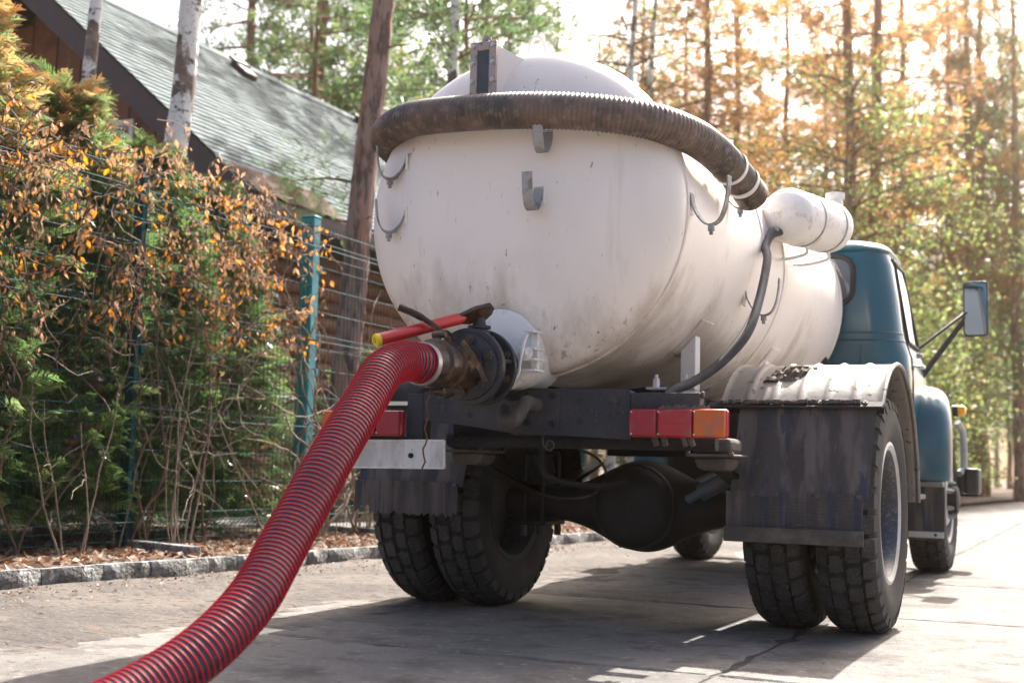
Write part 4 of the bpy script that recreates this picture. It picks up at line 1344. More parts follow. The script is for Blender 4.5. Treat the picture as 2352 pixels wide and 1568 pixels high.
# rims: deep dished (rear) and bulging (front)
lip_o = [(0.080, 0.258), (0.090, 0.292), (0.104, 0.291), (0.108, 0.278), (0.098, 0.258)]
rmb = MB().lathe((0, 0, 0), (1, 0, 0), lip_o, n=56, closed=True).lathe((0, 0, 0), (1, 0, 0), [(-x, r) for x, r in lip_o], n=56, closed=True)
rim_me = rmb.mesh("rim", 40)
rim_me.materials.append(M['rim'])
barrel_me = MB().lathe((0, 0, 0), (1, 0, 0), [(0.0985, 0.2585), (0.07, 0.243), (-0.06, 0.240), (-0.095, 0.256), (-0.09, 0.262), (-0.06, 0.250), (0.06, 0.250), (0.09, 0.262)], n=56, closed=True).mesh("rim_barrel", 40)
barrel_me.materials.append(M['dish'])


def disc_mesh(x_rim, x_hub):
    b = MB().lathe((0, 0, 0), (1, 0, 0), [(x_rim, 0.246), (x_rim * 0.6 + x_hub * 0.4, 0.215), (x_hub, 0.155), (x_hub, 0.075), (x_hub + 0.04, 0.07), (x_hub + 0.05, 0.05), (x_hub + 0.05, 0)], n=48)
    me = b.mesh("wheel_disc", 40)
    me.materials.append(M['rim'])
    return me


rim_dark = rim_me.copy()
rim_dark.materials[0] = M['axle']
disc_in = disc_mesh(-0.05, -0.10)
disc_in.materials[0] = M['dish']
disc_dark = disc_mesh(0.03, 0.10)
disc_dark.materials[0] = M['axle']
disc_out = disc_mesh(0.03, 0.10)
hub_me = MB().lathe((0, 0, 0), (1, 0, 0), [(-0.14, 0.13), (0.04, 0.13), (0.05, 0.10), (0.16, 0.09), (0.17, 0.06), (0.17, 0)], n=28).mesh("hub", 40)
hub_me.materials.append(M['axle'])
nut_me = MB().lathe((0, 0, 0), (1, 0, 0), [(0, 0.017), (0.03, 0.017), (0.03, 0.010), (0.045, 0.010)], n=6).mesh("lug_nut", 30)
nut_me.materials.append(M['rim'])


def wheel(x, y, disc, flip=False, nuts=None, hub=False, spin=0.0, rim=None):
    w = empty("wheel")
    w.parent = truck
    w.location = (x, y, 0.4835)
    w.rotation_euler = (spin, 0, math.pi if flip else 0)
    ty = put("tyre", tyre_me, w)
    put("tread", tread_me, ty)
    rm = put("rim", rim or rim_me, w)
    put("wheel_disc", disc, rm)
    put("rim_barrel", barrel_me, rm)
    if hub:
        put("hub", hub_me, w)
    if nuts:
        for k in range(6):
            a = 2 * math.pi * k / 6
            n_ = put("lug_nut", nut_me, w)
            n_.location = (nuts, 0.111 * math.cos(a), 0.111 * math.sin(a))
    return w


wheel(0.985, 0, disc_in, False, -0.10, False, 0.1)
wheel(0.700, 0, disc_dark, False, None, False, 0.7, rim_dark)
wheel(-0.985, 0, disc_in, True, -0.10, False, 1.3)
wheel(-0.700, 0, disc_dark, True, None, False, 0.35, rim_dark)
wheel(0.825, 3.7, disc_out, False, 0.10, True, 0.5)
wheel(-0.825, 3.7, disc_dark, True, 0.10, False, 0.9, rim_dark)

# ---- cab
def taper(y):
    return 1.0 - 0.02 * max(0.0, (y - 2.35)) / 0.9


def cab_ring(z, hx, y0, y1, r, n=9):
    pts = []
    for (cx, cy, a0) in ((hx - r, y0 + r, -90), (hx - r, y1 - r, 0), (-(hx - r), y1 - r, 90), (-(hx - r), y0 + r, 180)):
        for k in range(n):
            a = R(a0 + 90 * k / (n - 1))
            x_, y_ = cx + r * math.cos(a), cy + r * math.sin(a)
            pts.append((x_ * taper(y_), y_, z))
    return pts


lv = [(0.74, 0.80, 2.24, 3.30, 0.10), (0.80, 0.835, 2.20, 3.34, 0.13), (1.0, 0.862, 2.185, 3.36, 0.15), (1.22, 0.865, 2.18, 3.36, 0.16), (1.34, 0.855, 2.18, 3.34, 0.17), (1.42, 0.828, 2.183, 3.30, 0.17),
      (1.50, 0.812, 2.185, 3.26, 0.17), (1.70, 0.788, 2.20, 3.15, 0.17), (1.88, 0.760, 2.215, 3.04, 0.17), (1.955, 0.735, 2.23, 3.00, 0.16)]
rooflv = [(1.955, 0.735, 2.23, 3.00, 0.16), (1.97, 0.752, 2.215, 3.02, 0.17), (1.985, 0.746, 2.222, 3.01, 0.17), (2.015, 0.715, 2.255, 2.97, 0.18), (2.045, 0.64, 2.32, 2.90, 0.19), (2.065, 0.52, 2.42, 2.80, 0.16), (2.072, 0.40, 2.52, 2.70, 0.08)]
cab = tp(MB().loft([cab_ring(*l) for l in lv], True, False), "cab", M['blue'], smooth=60)
MB().loft([cab_ring(*l) for l in rooflv], False, True).build("cab_roof", M['blue'], cab, smooth=45)


def rr_poly(hx, hz, r, n=7):
    p = []
    for cx, cz, a0 in ((hx - r, -hz + r, -90), (hx - r, hz - r, 0), (-hx + r, hz - r, 90), (-hx + r, -hz + r, 180)):
        for k in range(n):
            a = R(a0 + 90 * k / (n - 1))
            p.append((cx + r * math.cos(a), cz + r * math.sin(a)))
    return p


def cab_rear_y(z):
    return np.interp(z, [1.25, 1.5, 1.7, 1.88], [2.18, 2.185, 2.20, 2.215])


for sx in (-1, 1):
    o = V(sx * 0.320, 2.199, 1.785)
    up = V(0, 0.075, 1).normalized()
    gs = [o + V(p[0], 0, 0) + up * p[1] for p in rr_poly(0.235, 0.145, 0.09)]
    MB().tube(gs + [gs[0], gs[1]], 0.016, n=8, cap=False).build("window_gasket", M['gasket'], cab)
    MB().prism(rr_poly(0.228, 0.138, 0.085), o + V(0, -0.003, 0), (1, 0, 0), up, (0, 0.004, 0)).build("rear_window", M['glass_dark'], cab, smooth=0)
    # side window, door seam, rain gutter
    def side(y, z, off=0.004):
        hx = np.interp(z, [l[0] for l in lv], [l[1] for l in lv])
        return V(sx * (hx * taper(y) + off), y, z)
    gl = MB()
    ys_ = np.linspace(2.52, 3.02, 6)
    zs_ = np.linspace(1.46, 1.90, 6)
    for z in zs_:
        for y_ in ys_:
            yy = y_ - (z - 1.46) * 0.28 * (y_ - 2.52) / 0.5
            gl.v.append(tuple(side(yy, z, 0.006)))
    for i in range(5):
        for j in range(5):
            gl.f.append((i * 6 + j, i * 6 + j + 1, i * 6 + j + 7, i * 6 + j + 6))
    gl.build("side_window", M['glass_dark'], cab, smooth=60)
    fr = [side(2.50, 1.44), side(3.05, 1.44), side(2.90, 1.92), side(2.50, 1.92), side(2.50, 1.44), side(3.05, 1.44)]
    MB().tube(fr, 0.014, n=8).build("window_frame", M['gasket'], cab)
    MB().tube([side(2.44, z, 0.001) for z in np.linspace(0.82, 1.94, 14)], 0.006, n=6).build("door_seam", M['gasket'], cab)
    MB().tube([side(2.44, 1.93, 0.01), side(2.7, 1.945, 0.012), side(2.98, 1.93, 0.01)], 0.009, n=6).build("rain_gutter", M['blue'], cab)
    dh = MB().tube(catmull([side(2.58, 1.30, 0.0), side(2.60, 1.30, 0.04), side(2.70, 1.30, 0.045), side(2.72, 1.30, 0.03)], 4), 0.010, n=8).build("door_handle", M['screw'], cab)
    hg = MB().cyl(side(3.0, 1.40, -0.01), side(3.0, 1.40, 0.03), 0.016, n=10).build("door_hinge", M['screw'], cab)
# pressed belt line round the cab
for z_, e_ in ((1.425, 0.002), (1.47, 0.001)):
    hx_c = float(np.interp(z_, [l[0] for l in lv], [l[1] for l in lv]))
    y0_c = float(np.interp(z_, [l[0] for l in lv], [l[2] for l in lv]))
    y1_c = float(np.interp(z_, [l[0] for l in lv], [l[3] for l in lv]))
    rg = cab_ring(z_, hx_c + e_, y0_c - e_, y1_c + e_, 0.17)
    MB().tube([rg[k] for k in range(27, 36)] + [rg[k] for k in range(0, 9)], 0.006, n=6).build("pressed_bead", M['blue'], cab)
for xx in (-0.60, 0.60):
    MB().tube([(xx, float(np.interp(z_, [l[0] for l in lv], [l[2] for l in lv])) - 0.001, z_) for z_ in np.linspace(0.82, 1.40, 8)], 0.006, n=6).build("pressed_bead", M['blue'], cab)
tp(MB().box(0.36, 0.52, 2.02, 2.14, 0.98, 1.14), "intake_duct", M['chassis'], bevel=0.02)
tp(MB().tube(catmull([(0.42, 2.06, 1.02), (0.43, 2.05, 1.16), (0.40, 2.04, 1.26), (0.34, 2.05, 1.34), (0.30, 2.10, 1.42)], 5), 0.055, n=14), "intake_hose", M['chassis'])
# hood, fenders, bumper
tp(MB().loft([[(x * (1 - 0.10 * t), 3.30 + 1.0 * t, z - 0.10 * t) for x, z in ((-0.56, 0.80), (-0.56, 1.22), (-0.46, 1.34), (-0.2, 1.39), (0.2, 1.39), (0.46, 1.34), (0.56, 1.22), (0.56, 0.80))] for t in np.linspace(0, 1, 6)]), "hood", M['blue'], smooth=50)


def fender(s):
    st = [(2.74, 0.60, 180), (2.74, 0.80, 180), (2.76, 0.95, 172), (2.82, 1.07, 150), (2.93, 1.165, 122), (3.10, 1.225, 100), (3.35, 1.235, 88), (3.65, 1.20, 76), (3.90, 1.12, 60), (4.06, 1.02, 40), (4.14, 0.90, 20), (4.16, 0.76, 5)]
    rows = []
    for y_, z_, a in st:
        nrm = V(0, math.cos(R(a)), math.sin(R(a)))
        sc = 1.0 - 0.115 * max(0, y_ - 2.75) / 1.2
        row = []
        for x_, off in ((0.50, 0.0), (0.70, 0.0), (0.86, -0.004), (0.94, -0.016), (0.99, -0.04), (1.022, -0.085), (1.032, -0.14), (1.030, -0.20)):
            p = V(s * x_ * sc, y_, z_) + nrm * off
            row.append(p)
        rows.append(row)
    f = tp(MB().loft(rows, False, False, closed=False), "front_fender", M['blue'], smooth=60)
    so = f.modifiers.new("skin", 'SOLIDIFY')
    so.thickness = 0.006
    so.offset = 0
    sb_ = f.modifiers.new("round", 'SUBSURF')
    sb_.levels = sb_.render_levels = 2
    x0, x1 = sorted((s * 0.74, s * 1.0))
    MB().box(x0, x1, 2.70, 2.80, 0.575, 0.602).build("fender_foot", M['mudguard'], f, bevel=0.008)
    fl_ = MB().box(*sorted((s * 0.66, s * 0.985)), 2.92, 2.93, 0.245, 0.574).build("mud_flap", M['flap'], f, bevel=0.002)
    MB().box(*sorted((s * 0.66, s * 0.98)), 2.910, 2.9185, 0.258, 0.296).build("flap_strip", M['screw'], fl_, bevel=0.002)
    bolt(fl_, (s * 0.93, 2.909, 0.277), (0, -1, 0), 0.010, 0.005)
    ind = tp(MB().lathe((s * 0.955, 3.74, 1.085), (s, -0.1, 0.05), [(0, 0.040), (0.035, 0.038)], n=18), "indicator_lamp", M['black'])
    MB().lathe((s * 0.992, 3.737, 1.087), (s, -0.1, 0.05), [(0, 0.037), (0.03, 0.036), (0.045, 0.026), (0.048, 0)], n=18).build("indicator_lens", M['amber'], ind)
    hl = tp(MB().lathe((s * 0.72, 4.10, 0.98), (0, 1, 0), [(0, 0.13), (0.08, 0.13), (0.10, 0.12), (0.12, 0.06), (0.125, 0)], n=24), "headlight", M['screw'])
    arch = catmull([(s * 0.955, 4.02, 1.02), (s * 0.985, 4.07, 0.95), (s * 0.99, 4.10, 0.82), (s * 0.985, 4.09, 0.70), (s * 0.96, 4.04, 0.66)], 5)
    MB().tube(arch, 0.024, n=10).build("fender_trim", M['rim'], f)


fender(1)
fender(-1)
tp(MB().loft([[(s_ * 1.06, 4.36 - 0.10 * abs(s_) ** 6, z) for s_ in np.linspace(-1, 1, 17)] for z in (0.50, 0.53, 0.66, 0.69)] + [[(s_ * 1.06, 4.42 - 0.10 * abs(s_) ** 6, z) for s_ in np.linspace(-1, 1, 17)] for z in (0.69, 0.50)], False, False, closed=False), "front_bumper", M['black'], smooth=40)
tp(MB().loft([[(1.0, 4.05, z), (1.085, 4.06, z), (1.10, 4.16, z), (1.07, 4.30, z), (0.98, 4.34, z), (0.96, 4.2, z)] for z in (0.52, 0.54, 0.68, 0.70)]), "bumper_end", M['black'], bevel=0.015)
for s in (-1, 1):
    tp(MB().box(*sorted((s * 0.62, s * 0.90)), 2.25, 2.70, 0.50, 0.53), "step_board", M['mudguard'], bevel=0.006)
# wing mirror on two arms
mir = tp(MB().prism(rr_poly(0.078, 0.178, 0.03), (1.155, 3.19, 1.715), V(1, -0.24, 0), V(0.0, -0.03, 1), V(0.0, 0.035, 0)), "wing_mirror", M['black'], bevel=0.008)
MB().prism(rr_poly(0.069, 0.168, 0.026), (1.155, 3.1885, 1.715), V(1, -0.24, 0), V(0.0, -0.03, 1), V(0, -0.001, 0)).build("mirror_glass", M['chrome'], mir, smooth=0)
mx_ = V(1.09, 3.205, 1.69)
for p0 in ((0.815, 3.02, 1.44), (0.825, 3.06, 1.27), (0.833, 3.10, 1.26)):
    off = V(0, 0.01, -0.02) if p0[2] < 1.4 else V(0, 0, 0)
    MB().tube([p0, mx_ + off + (V(0.0, 0.02, -0.02) if p0[1] > 3.08 else V(0, 0, 0)), mx_ + V(0.03, 0.01, 0)], 0.0105, n=8).build("mirror_arm", M['black'], mir)

# ================================================================== HOSES
tube_pts = [(-0.131, -1.770, 0.962), (-0.138, -1.80, 0.965), (-0.155, -1.884, 0.962), (-0.145, -2.014, 0.917), (-0.124, -2.129, 0.835), (-0.099, -2.272, 0.732), (-0.081, -2.417, 0.612), (-0.069, -2.543, 0.495), (-0.053, -2.658, 0.397),
            (-0.030, -2.780, 0.306), (-0.028, -2.884, 0.238), (-0.038, -2.982, 0.183), (-0.060, -3.077, 0.138), (-0.085, -3.194, 0.097), (-0.11, -3.32, 0.072), (-0.13, -3.5, 0.068), (-0.11, -3.9, 0.068)]
hp_ = resample(catmull(tube_pts, 14), 0.010)
red_hose = empty("suction_hose", hp_[-1] - V(0, 0, hp_[-1].z))
tag(red_hose, "thick red and navy ribbed suction hose arching from the valve to the ground", "hose")
HR = 0.0632
attach(MB().tube(hp_, HR, n=40).build("hose_wall", M['hose_dark'], smooth=80), red_hose)
T_, U_, W_ = frames(hp_)
PITCH, SEG = 0.0162, 24
L_ = 0.010 * (len(hp_) - 1)
nt_ = int(L_ / PITCH)
hx_ = []
for k in range(nt_ * SEG):
    s_ = k / SEG * PITCH
    i = s_ / 0.010
    i0 = min(int(i), len(hp_) - 2)
    f_ = i - i0
    p = hp_[i0].lerp(hp_[i0 + 1], f_)
    u = U_[i0].lerp(U_[i0 + 1], f_).normalized()
    w = W_[i0].lerp(W_[i0 + 1], f_).normalized()
    t_ = T_[i0].lerp(T_[i0 + 1], f_).normalized()
    a = 2 * math.pi * k / SEG
    rad = u * math.cos(a) + w * math.sin(a)
    hx_.append((p, rad, t_))
hv, hq = [], []
for p, rad, t_ in hx_:
    for (dr, dt) in ((0.0036, -0.0013), (0.0036, 0.0013), (-0.001, 0.0026), (-0.001, -0.0026)):
        hv.append(tuple(p + rad * (HR + dr) + t_ * dt))
hv = np.array(hv)
nh = len(hx_)
idx = np.arange(nh - 1)[:, None] * 4
for k in range(4):
    l = (k + 1) % 4
    hq.append(np.concatenate([idx + k, idx + l, idx + 4 + l, idx + 4 + k], 1))
me = np_mesh("rib_helix", hv, np.concatenate(hq), M['hose_red'], smooth=False)
attach(put("rib_helix", me), red_hose)
attach(MB().lathe((-0.1335, -1.772, 0.962), (0, -1, 0.05), [(0, 0.068), (0, 0.0715), (0.024, 0.0715), (0.024, 0.068)], n=32, closed=True).build("hose_clamp", M['screw']), red_hose)

bh_pts = [(-0.80, 1.5, 1.90), (-0.805, 0.8, 1.915), (-0.81, 0.0, 1.93), (-0.825, -0.6, 1.945), (-0.800, -0.88, 1.955), (-0.72, -1.07, 1.962), (-0.55, -1.205, 1.966), (-0.36, -1.262, 1.955), (-0.15, -1.278, 1.944), (0.06, -1.268, 1.930), (0.26, -1.222, 1.912), (0.42, -1.135, 1.892),
          (0.52, -0.99, 1.868), (0.556, -0.82, 1.852), (0.566, -0.62, 1.836), (0.572, -0.46, 1.815), (0.585, -0.36, 1.782)]
bp = resample(catmull(bh_pts, 12), 0.0042)
black_hose = empty("spare_hose", V(-0.15, -1.0, 1.0))
tag(black_hose, "worn black corrugated hose resting on hooks around the top of the tank", "hose")
rr_ = [0.0660 + 0.0026 * math.sin(2 * math.pi * i * 0.0042 / 0.0168) for i in range(len(bp))]
attach(MB().tube(bp, rr_, n=28).build("hose_body", M['hose_black'], smooth=80), black_hose)
for i in (len(bp) - 20, len(bp) - 58):
    t_ = (bp[i + 2] - bp[i - 2]).normalized()
    c_ = attach(MB().lathe(bp[i] - t_ * 0.011, t_, [(0, 0.0695), (0, 0.0735), (0.024, 0.0735), (0.024, 0.0695)], n=36, closed=True).build("clamp_band", M['white_steel']), black_hose)
t_ = (bp[-1] - bp[-5]).normalized()
attach(MB().lathe(bp[-1] - t_ * 0.06, t_, [(0, 0.064), (0.065, 0.0705), (0.100, 0.0705), (0.104, 0.066), (0.095, 0.058), (0.03, 0.055), (0.03, 0.0)], n=32).build("end_ferrule", M['rusty']), black_hose)

# ================================================================== VEGETATION
def rot_frames(axis, up_hint):
    """axis (n,3) unit, returns orthonormal u (side) and w for each"""
    u = np.cross(axis, up_hint)
    l = np.linalg.norm(u, axis=1, keepdims=True)
    u = np.where(l < 1e-4, np.array([[1.0, 0, 0]]), u / np.maximum(l, 1e-6))
    w = np.cross(u, axis)
    return u, w


def unit(a):
    return a / np.maximum(np.linalg.norm(a, axis=-1, keepdims=True), 1e-9)


def stamp(template, pos, axis, side, scale):
    """template (k,4,3) in (side, axis, normal) -> verts for every position"""
    nrm = np.cross(side, axis)
    B = np.stack([side, axis, nrm], axis=1)              # (n,3,3)
    P = np.einsum('kqc,ncd->nkqd', template, B) * scale[:, None, None, None] + pos[:, None, None, :]
    return P.reshape(-1, 3)


def spray_template(seed, n=10, L=0.24):
    r_ = np.random.default_rng(seed)
    qs = []
    for i in range(n):
        t = i / n
        y0 = L * t
        droop = -0.05 * t * t
        w0 = 0.007 * (1 - 0.5 * t)
        qs.append([(-w0, y0, droop), (w0, y0, droop), (w0 * 0.8, y0 + L / n, droop - 0.008), (-w0 * 0.8, y0 + L / n, droop - 0.008)])
        for s in (-1, 1):
            ln = 0.095 * (1 - 0.75 * t) + 0.020 + r_.uniform(-0.01, 0.01)
            a = R(38 + r_.uniform(-10, 10))
            dx, dy = s * math.sin(a) * ln, math.cos(a) * ln
            px, py = -dy / ln, dx / ln
            wd = 0.0062
            z1 = droop - 0.012 + r_.uniform(-0.008, 0.008)
            qs.append([(0, y0, droop), (dx * 0.5 + px * wd, y0 + dy * 0.5 + py * wd, (droop + z1) / 2), (dx, y0 + dy, z1), (dx * 0.5 - px * wd, y0 + dy * 0.5 - py * wd, (droop + z1) / 2)])
    return np.array(qs)


def thuja(loc, h, r, nspray, seed, mat, label, bronze_h=99.0, bias=0.0, big=1.0):
    g_ = np.random.default_rng(seed)
    root = empty("thuja_shrub", loc)
    z = h * g_.uniform(0.03, 1.0, nspray) ** 0.9
    th = g_.uniform(0, 2 * np.pi, nspray)
    lump = 1 + 0.16 * np.sin(th * 3 + z * 2.1 + seed) + 0.12 * np.sin(th * 5 - z * 3.7)
    prof = r * np.clip(1.12 - (z / h) ** 1.7, 0.10, 1) * lump
    rad = prof * g_.uniform(0.45, 1.0, nspray) ** 0.5
    pos = np.stack([rad * np.cos(th), rad * np.sin(th), z], 1)
    ax = unit(np.stack([np.cos(th), np.sin(th), 0.25 + g_.uniform(-0.55, 0.55, nspray)], 1) + g_.normal(0, 0.22, (nspray, 3)))
    u, w = rot_frames(ax, np.tile([[0, 0, 1.0]], (nspray, 1)))
    mixa = g_.uniform(-0.9, 0.9, nspray)[:, None]
    side = unit(u * np.cos(mixa) + w * np.sin(mixa) * 1.0)
    side = unit(side - ax * (side * ax).sum(1, keepdims=True))
    vs, tints = [], []
    base = g_.uniform(0, 0.55, nspray) + bias + np.clip((z - bronze_h) / 0.5, 0, 1) * g_.uniform(0.1, 0.55, nspray)
    base += (g_.random(nspray) < 0.07) * 0.35
    grp = g_.integers(0, 3, nspray)
    for k in range(3):
        T = spray_template(seed * 10 + k)
        m_ = grp == k
        vs.append(stamp(T, pos[m_], ax[m_], side[m_], g_.uniform(0.50, 0.95, m_.sum()) * big))
        tints.append(np.repeat(base[m_], len(T)) + g_.uniform(-0.06, 0.06, m_.sum() * len(T)))
    vv = np.concatenate(vs)
    me = np_mesh("foliage", vv, np.arange(len(vv)).reshape(-1, 4), mat, np.clip(np.concatenate(tints), 0, 1))
    put("foliage", me, root)
    b = MB()
    b.tube([(0, 0, -0.05), (0.02, 0.01, h * 0.5), (0.0, 0.03, h * 0.93)], [0.05, 0.035, 0.008], n=8)
    for k in range(26):
        zz = random.uniform(0.1, 0.85) * h
        a = random.uniform(0, 6.28)
        l = r * (1.05 - (zz / h) ** 1.7) * random.uniform(0.5, 0.85)
        b.tube([(0, 0, zz), (l * 0.5 * math.cos(a), l * 0.5 * math.sin(a), zz + 0.08), (l * math.cos(a), l * math.sin(a), zz + 0.22)], [0.010, 0.007, 0.003], n=5)
    b.build("trunk", M['browntwig'], root)
    tag(root, label, "shrub", "thuja shrubs along the fence")
    return root


thuja((-4.15, -0.35, 0.1), 3.40, 0.82, 3900, 1, M['thuja'], "tallest thuja at the far left, bronze at the top and green below", 1.7, 0.05)
thuja((-4.02, 0.50, 0.1), 2.85, 0.68, 3000, 2, M['thuja'], "dark green thuja behind the dark fence post, bronze tipped", 2.0)
thuja((-4.02, 1.25, 0.1), 2.62, 0.62, 2700, 3, M['thuja'], "green thuja behind the orange leaved creeper, left of centre of the bay", 2.3)
thuja((-4.05, 1.98, 0.1), 2.52, 0.54, 2300, 4, M['thuja'], "sunlit green thuja nearest the teal post")
thuja((-4.35, 4.70, 0.1), 1.55, 0.42, 800, 5, M['thuja'], "low green thuja behind the fence, between pine trunk and tank")
thuja((-4.95, 0.35, 0.1), 3.35, 0.60, 1800, 6, M['thuja_bronze'], "rusty bronze thuja rising behind the others in front of the gable", 99, 0.1)
thuja((-4.6, 6.3, 0.1), 1.35, 0.45, 500, 8, M['thuja'], "low green shrub seen through the gap under the chassis", 99, 0.0)


# ---- creeper with dry orange leaves over the fence
def wander(p, d, n, step, wob, grav=0.0, box=None, g_=None):
    pts = [Vector(p)]
    d = Vector(d)
    for k in range(n):
        d = (d + Vector((g_.normal(0, wob * 0.6), g_.normal(0, wob), g_.normal(0, wob) - grav))).normalized()
        q = pts[-1] + d * step
        if box:
            if q.x < box[0] or q.x > box[1]:
                d.x = -d.x
                q = pts[-1] + d * step
            if q.z < box[4] or q.z > box[5]:
                d.z = -d.z
                q = pts[-1] + d * step
            if q.y < box[2] or q.y > box[3]:
                d.y = -d.y
                q = pts[-1] + d * step
        pts.append(q)
    return pts


gv = np.random.default_rng(21)
creeper = empty("dry_creeper", (FX + 0.1, 0.9, 0.1))
tag(creeper, "dry creeper with hanging orange leaves draped over the wire mesh fence", "creeper")
cs = MB()
nodes = []
for k in range(85):
    y0 = gv.uniform(-1.0, 2.15)
    zt = 2.45 - 0.08 * max(0, y0)
    p = (FX + gv.uniform(-0.05, 0.18), y0, gv.uniform(1.35, zt))
    path = wander(p, (gv.normal(0, .2), gv.normal(0, 1), gv.normal(0.1, 0.5)), int(gv.uniform(10, 24)), 0.055, 0.34, 0.05, (FX - 0.12, FX + 0.28, -1.3, 2.3, 0.9, 2.55), gv)
    rr0 = gv.uniform(0.0025, 0.006)
    cs.tube(path, [rr0 * (1 - 0.6 * i / len(path)) for i in range(len(path))], n=5)
    nodes += path[2:]
for k in range(11):
    y0 = gv.choice([0.5, 0.45, 0.62, 1.1, 1.5, -0.4]) + gv.normal(0, 0.08)
    path = wander((FX + 0.06, y0, 0.1), (0, gv.normal(0, .25), 1), 36, 0.06, 0.16, -0.05, (FX - 0.08, FX + 0.2, -1.2, 2.2, 0.05, 2.4), gv)
    cs.tube(path, [0.007 * (1 - 0.55 * i / len(path)) for i in range(len(path))], n=5)
attach(cs.build("stems", M['browntwig'], smooth=60), creeper)


def leaf_quads(L, w, curl, fold):
    return [[(0, 0, 0), (w, -L * 0.42, fold), (0, -L * 0.55, 0.0), (0, 0, 0.0)],
            [(0, 0, 0), (0, -L * 0.55, 0), (-w, -L * 0.42, fold), (0, 0, 0)],
            [(w, -L * 0.42, fold), (w * 0.25, -L, curl), (0, -L * 0.98, curl), (0, -L * 0.55, 0)],
            [(0, -L * 0.55, 0), (0, -L * 0.98, curl), (-w * 0.25, -L, curl), (-w, -L * 0.42, fold)]]


def leaf_tri_mesh(seed):
    r_ = random.Random(seed)
    L = 1.0
    w, fold, curl = r_.uniform(0.20, 0.34), r_.uniform(0.05, 0.25), r_.uniform(-0.3, 0.3)
    v_ = [(0, 0, 0), (w, 0, -0.40), (0, fold, -0.55), (-w, 0, -0.40), (0, curl + fold * 0.4, -1.0), (w * 0.6, fold * 0.3 + curl * 0.6, -0.75), (-w * 0.6, fold * 0.3 + curl * 0.6, -0.75)]
    me = bpy.data.meshes.new("leaf")
    me.from_pydata(v_, [], [(0, 1, 2), (0, 2, 3), (1, 5, 2), (2, 5, 4), (2, 4, 6), (3, 2, 6)])
    a = me.attributes.new("tint", 'FLOAT', 'FACE')
    a.data.foreach_set("value", [min(1, max(0, r_.uniform(0.25, 1.0)))] * 6)
    me.polygons.foreach_set("use_smooth", [True] * 6)
    me.materials.append(M['dryleaf'])
    return me


ts = MB()
tan_nodes = []
lms = [leaf_tri_mesh(i) for i in range(10)]
for k in range(60):
    path = wander((FX + gv.uniform(0.0, 0.2), gv.uniform(-1.0, 2.15), gv.uniform(1.0, 2.4)), (0, gv.normal(0, 1), gv.normal(0, 0.7)), int(gv.uniform(8, 20)), 0.055, 0.4, 0.06, (FX - 0.1, FX + 0.3, -1.3, 2.3, 0.5, 2.55), gv)
    ts.tube(path, [0.0035 * (1 - 0.6 * i / len(path)) for i in range(len(path))], n=4)
for k in range(44):
    path = wander((FX + gv.uniform(0.0, 0.25), gv.uniform(-1.0, 1.6), gv.uniform(1.5, 2.6)), (0, gv.normal(0, 0.6), gv.normal(-0.2, 0.5)), int(gv.uniform(8, 18)), 0.05, 0.35, 0.12, (FX - 0.1, FX + 0.35, -1.3, 2.3, 0.8, 2.7), gv)
    ts.tube(path, [0.0028 * (1 - 0.5 * i / len(path)) for i in range(len(path))], n=4)
    tan_nodes += path[2:]
attach(ts.build("tan_stems", M['twig'], smooth=60), creeper)
cand = [n_ for n_ in nodes if 1.35 < n_.z < 2.5 and -0.75 < n_.y < 2.2]
gv.shuffle(cand)
rest_v, rest_f, rest_t = [], [], []
for k, p in enumerate(cand[:1150]):
    s_ = gv.uniform(0.030, 0.064)
    eul = (gv.normal(0, 0.45), gv.normal(0, 0.45), gv.uniform(0, 6.28))
    if k < 290:
        o = put("leaf", lms[k % 10])
        o.parent = creeper
        o.location = Vector(p) - Vector(creeper.location)
        o.rotation_euler = eul
        o.scale = (s_, s_, s_)
    else:
        from mathutils import Euler
        E_ = Euler(eul).to_matrix()
        me_ = lms[k % 10]
        o0 = len(rest_v)
        rest_v += [tuple(Vector(p) + E_ @ (v_.co * s_)) for v_ in me_.vertices]
        rest_f += [tuple(i + o0 for i in f.vertices) for f in me_.polygons]
        rest_t += [gv.uniform(0.1, 1.0)] * 6
me = bpy.data.meshes.new("leaves")
me.from_pydata(rest_v, [], rest_f)
a = me.attributes.new("tint", 'FLOAT', 'FACE')
a.data.foreach_set("value", rest_t)
me.materials.append(M['dryleaf'])
lo_ = attach(put("leaves", me), creeper)
lo_["kind"] = "stuff"
tn = np.array([tuple(p) for p in tan_nodes])
tn = np.repeat(tn, 3, axis=0) + gv.normal(0, 0.03, (len(tn) * 3, 3))
nt3 = len(tn)
ta = unit(np.stack([gv.normal(0, 0.5, nt3), gv.normal(0, 0.5, nt3), -np.ones(nt3)], 1))
tu, tw_ = rot_frames(ta, unit(gv.normal(0, 1, (nt3, 3))))
TT = np.array([[(0, 0, 0), (0.24, 0.45, 0.10), (0.02, 0.55, 0), (0, 0.02, 0)], [(0, 0.02, 0), (0.02, 0.55, 0), (-0.24, 0.45, 0.12), (0, 0, 0)], [(0.24, 0.45, 0.10), (0.04, 1.0, 0.15), (0, 0.98, 0.14), (0.02, 0.55, 0)], [(0.02, 0.55, 0), (0, 0.98, 0.14), (-0.04, 1.0, 0.15), (-0.24, 0.45, 0.12)]])
vv = stamp(TT, tn, ta, tu, gv.uniform(0.022, 0.055, nt3))
tl_ = attach(put("dead_leaves", np_mesh("dead_leaves", vv, np.arange(len(vv)).reshape(-1, 4), M['tanleaf'], np.repeat(gv.uniform(0, 1, nt3), 4))), creeper)
tl_["kind"] = "stuff"


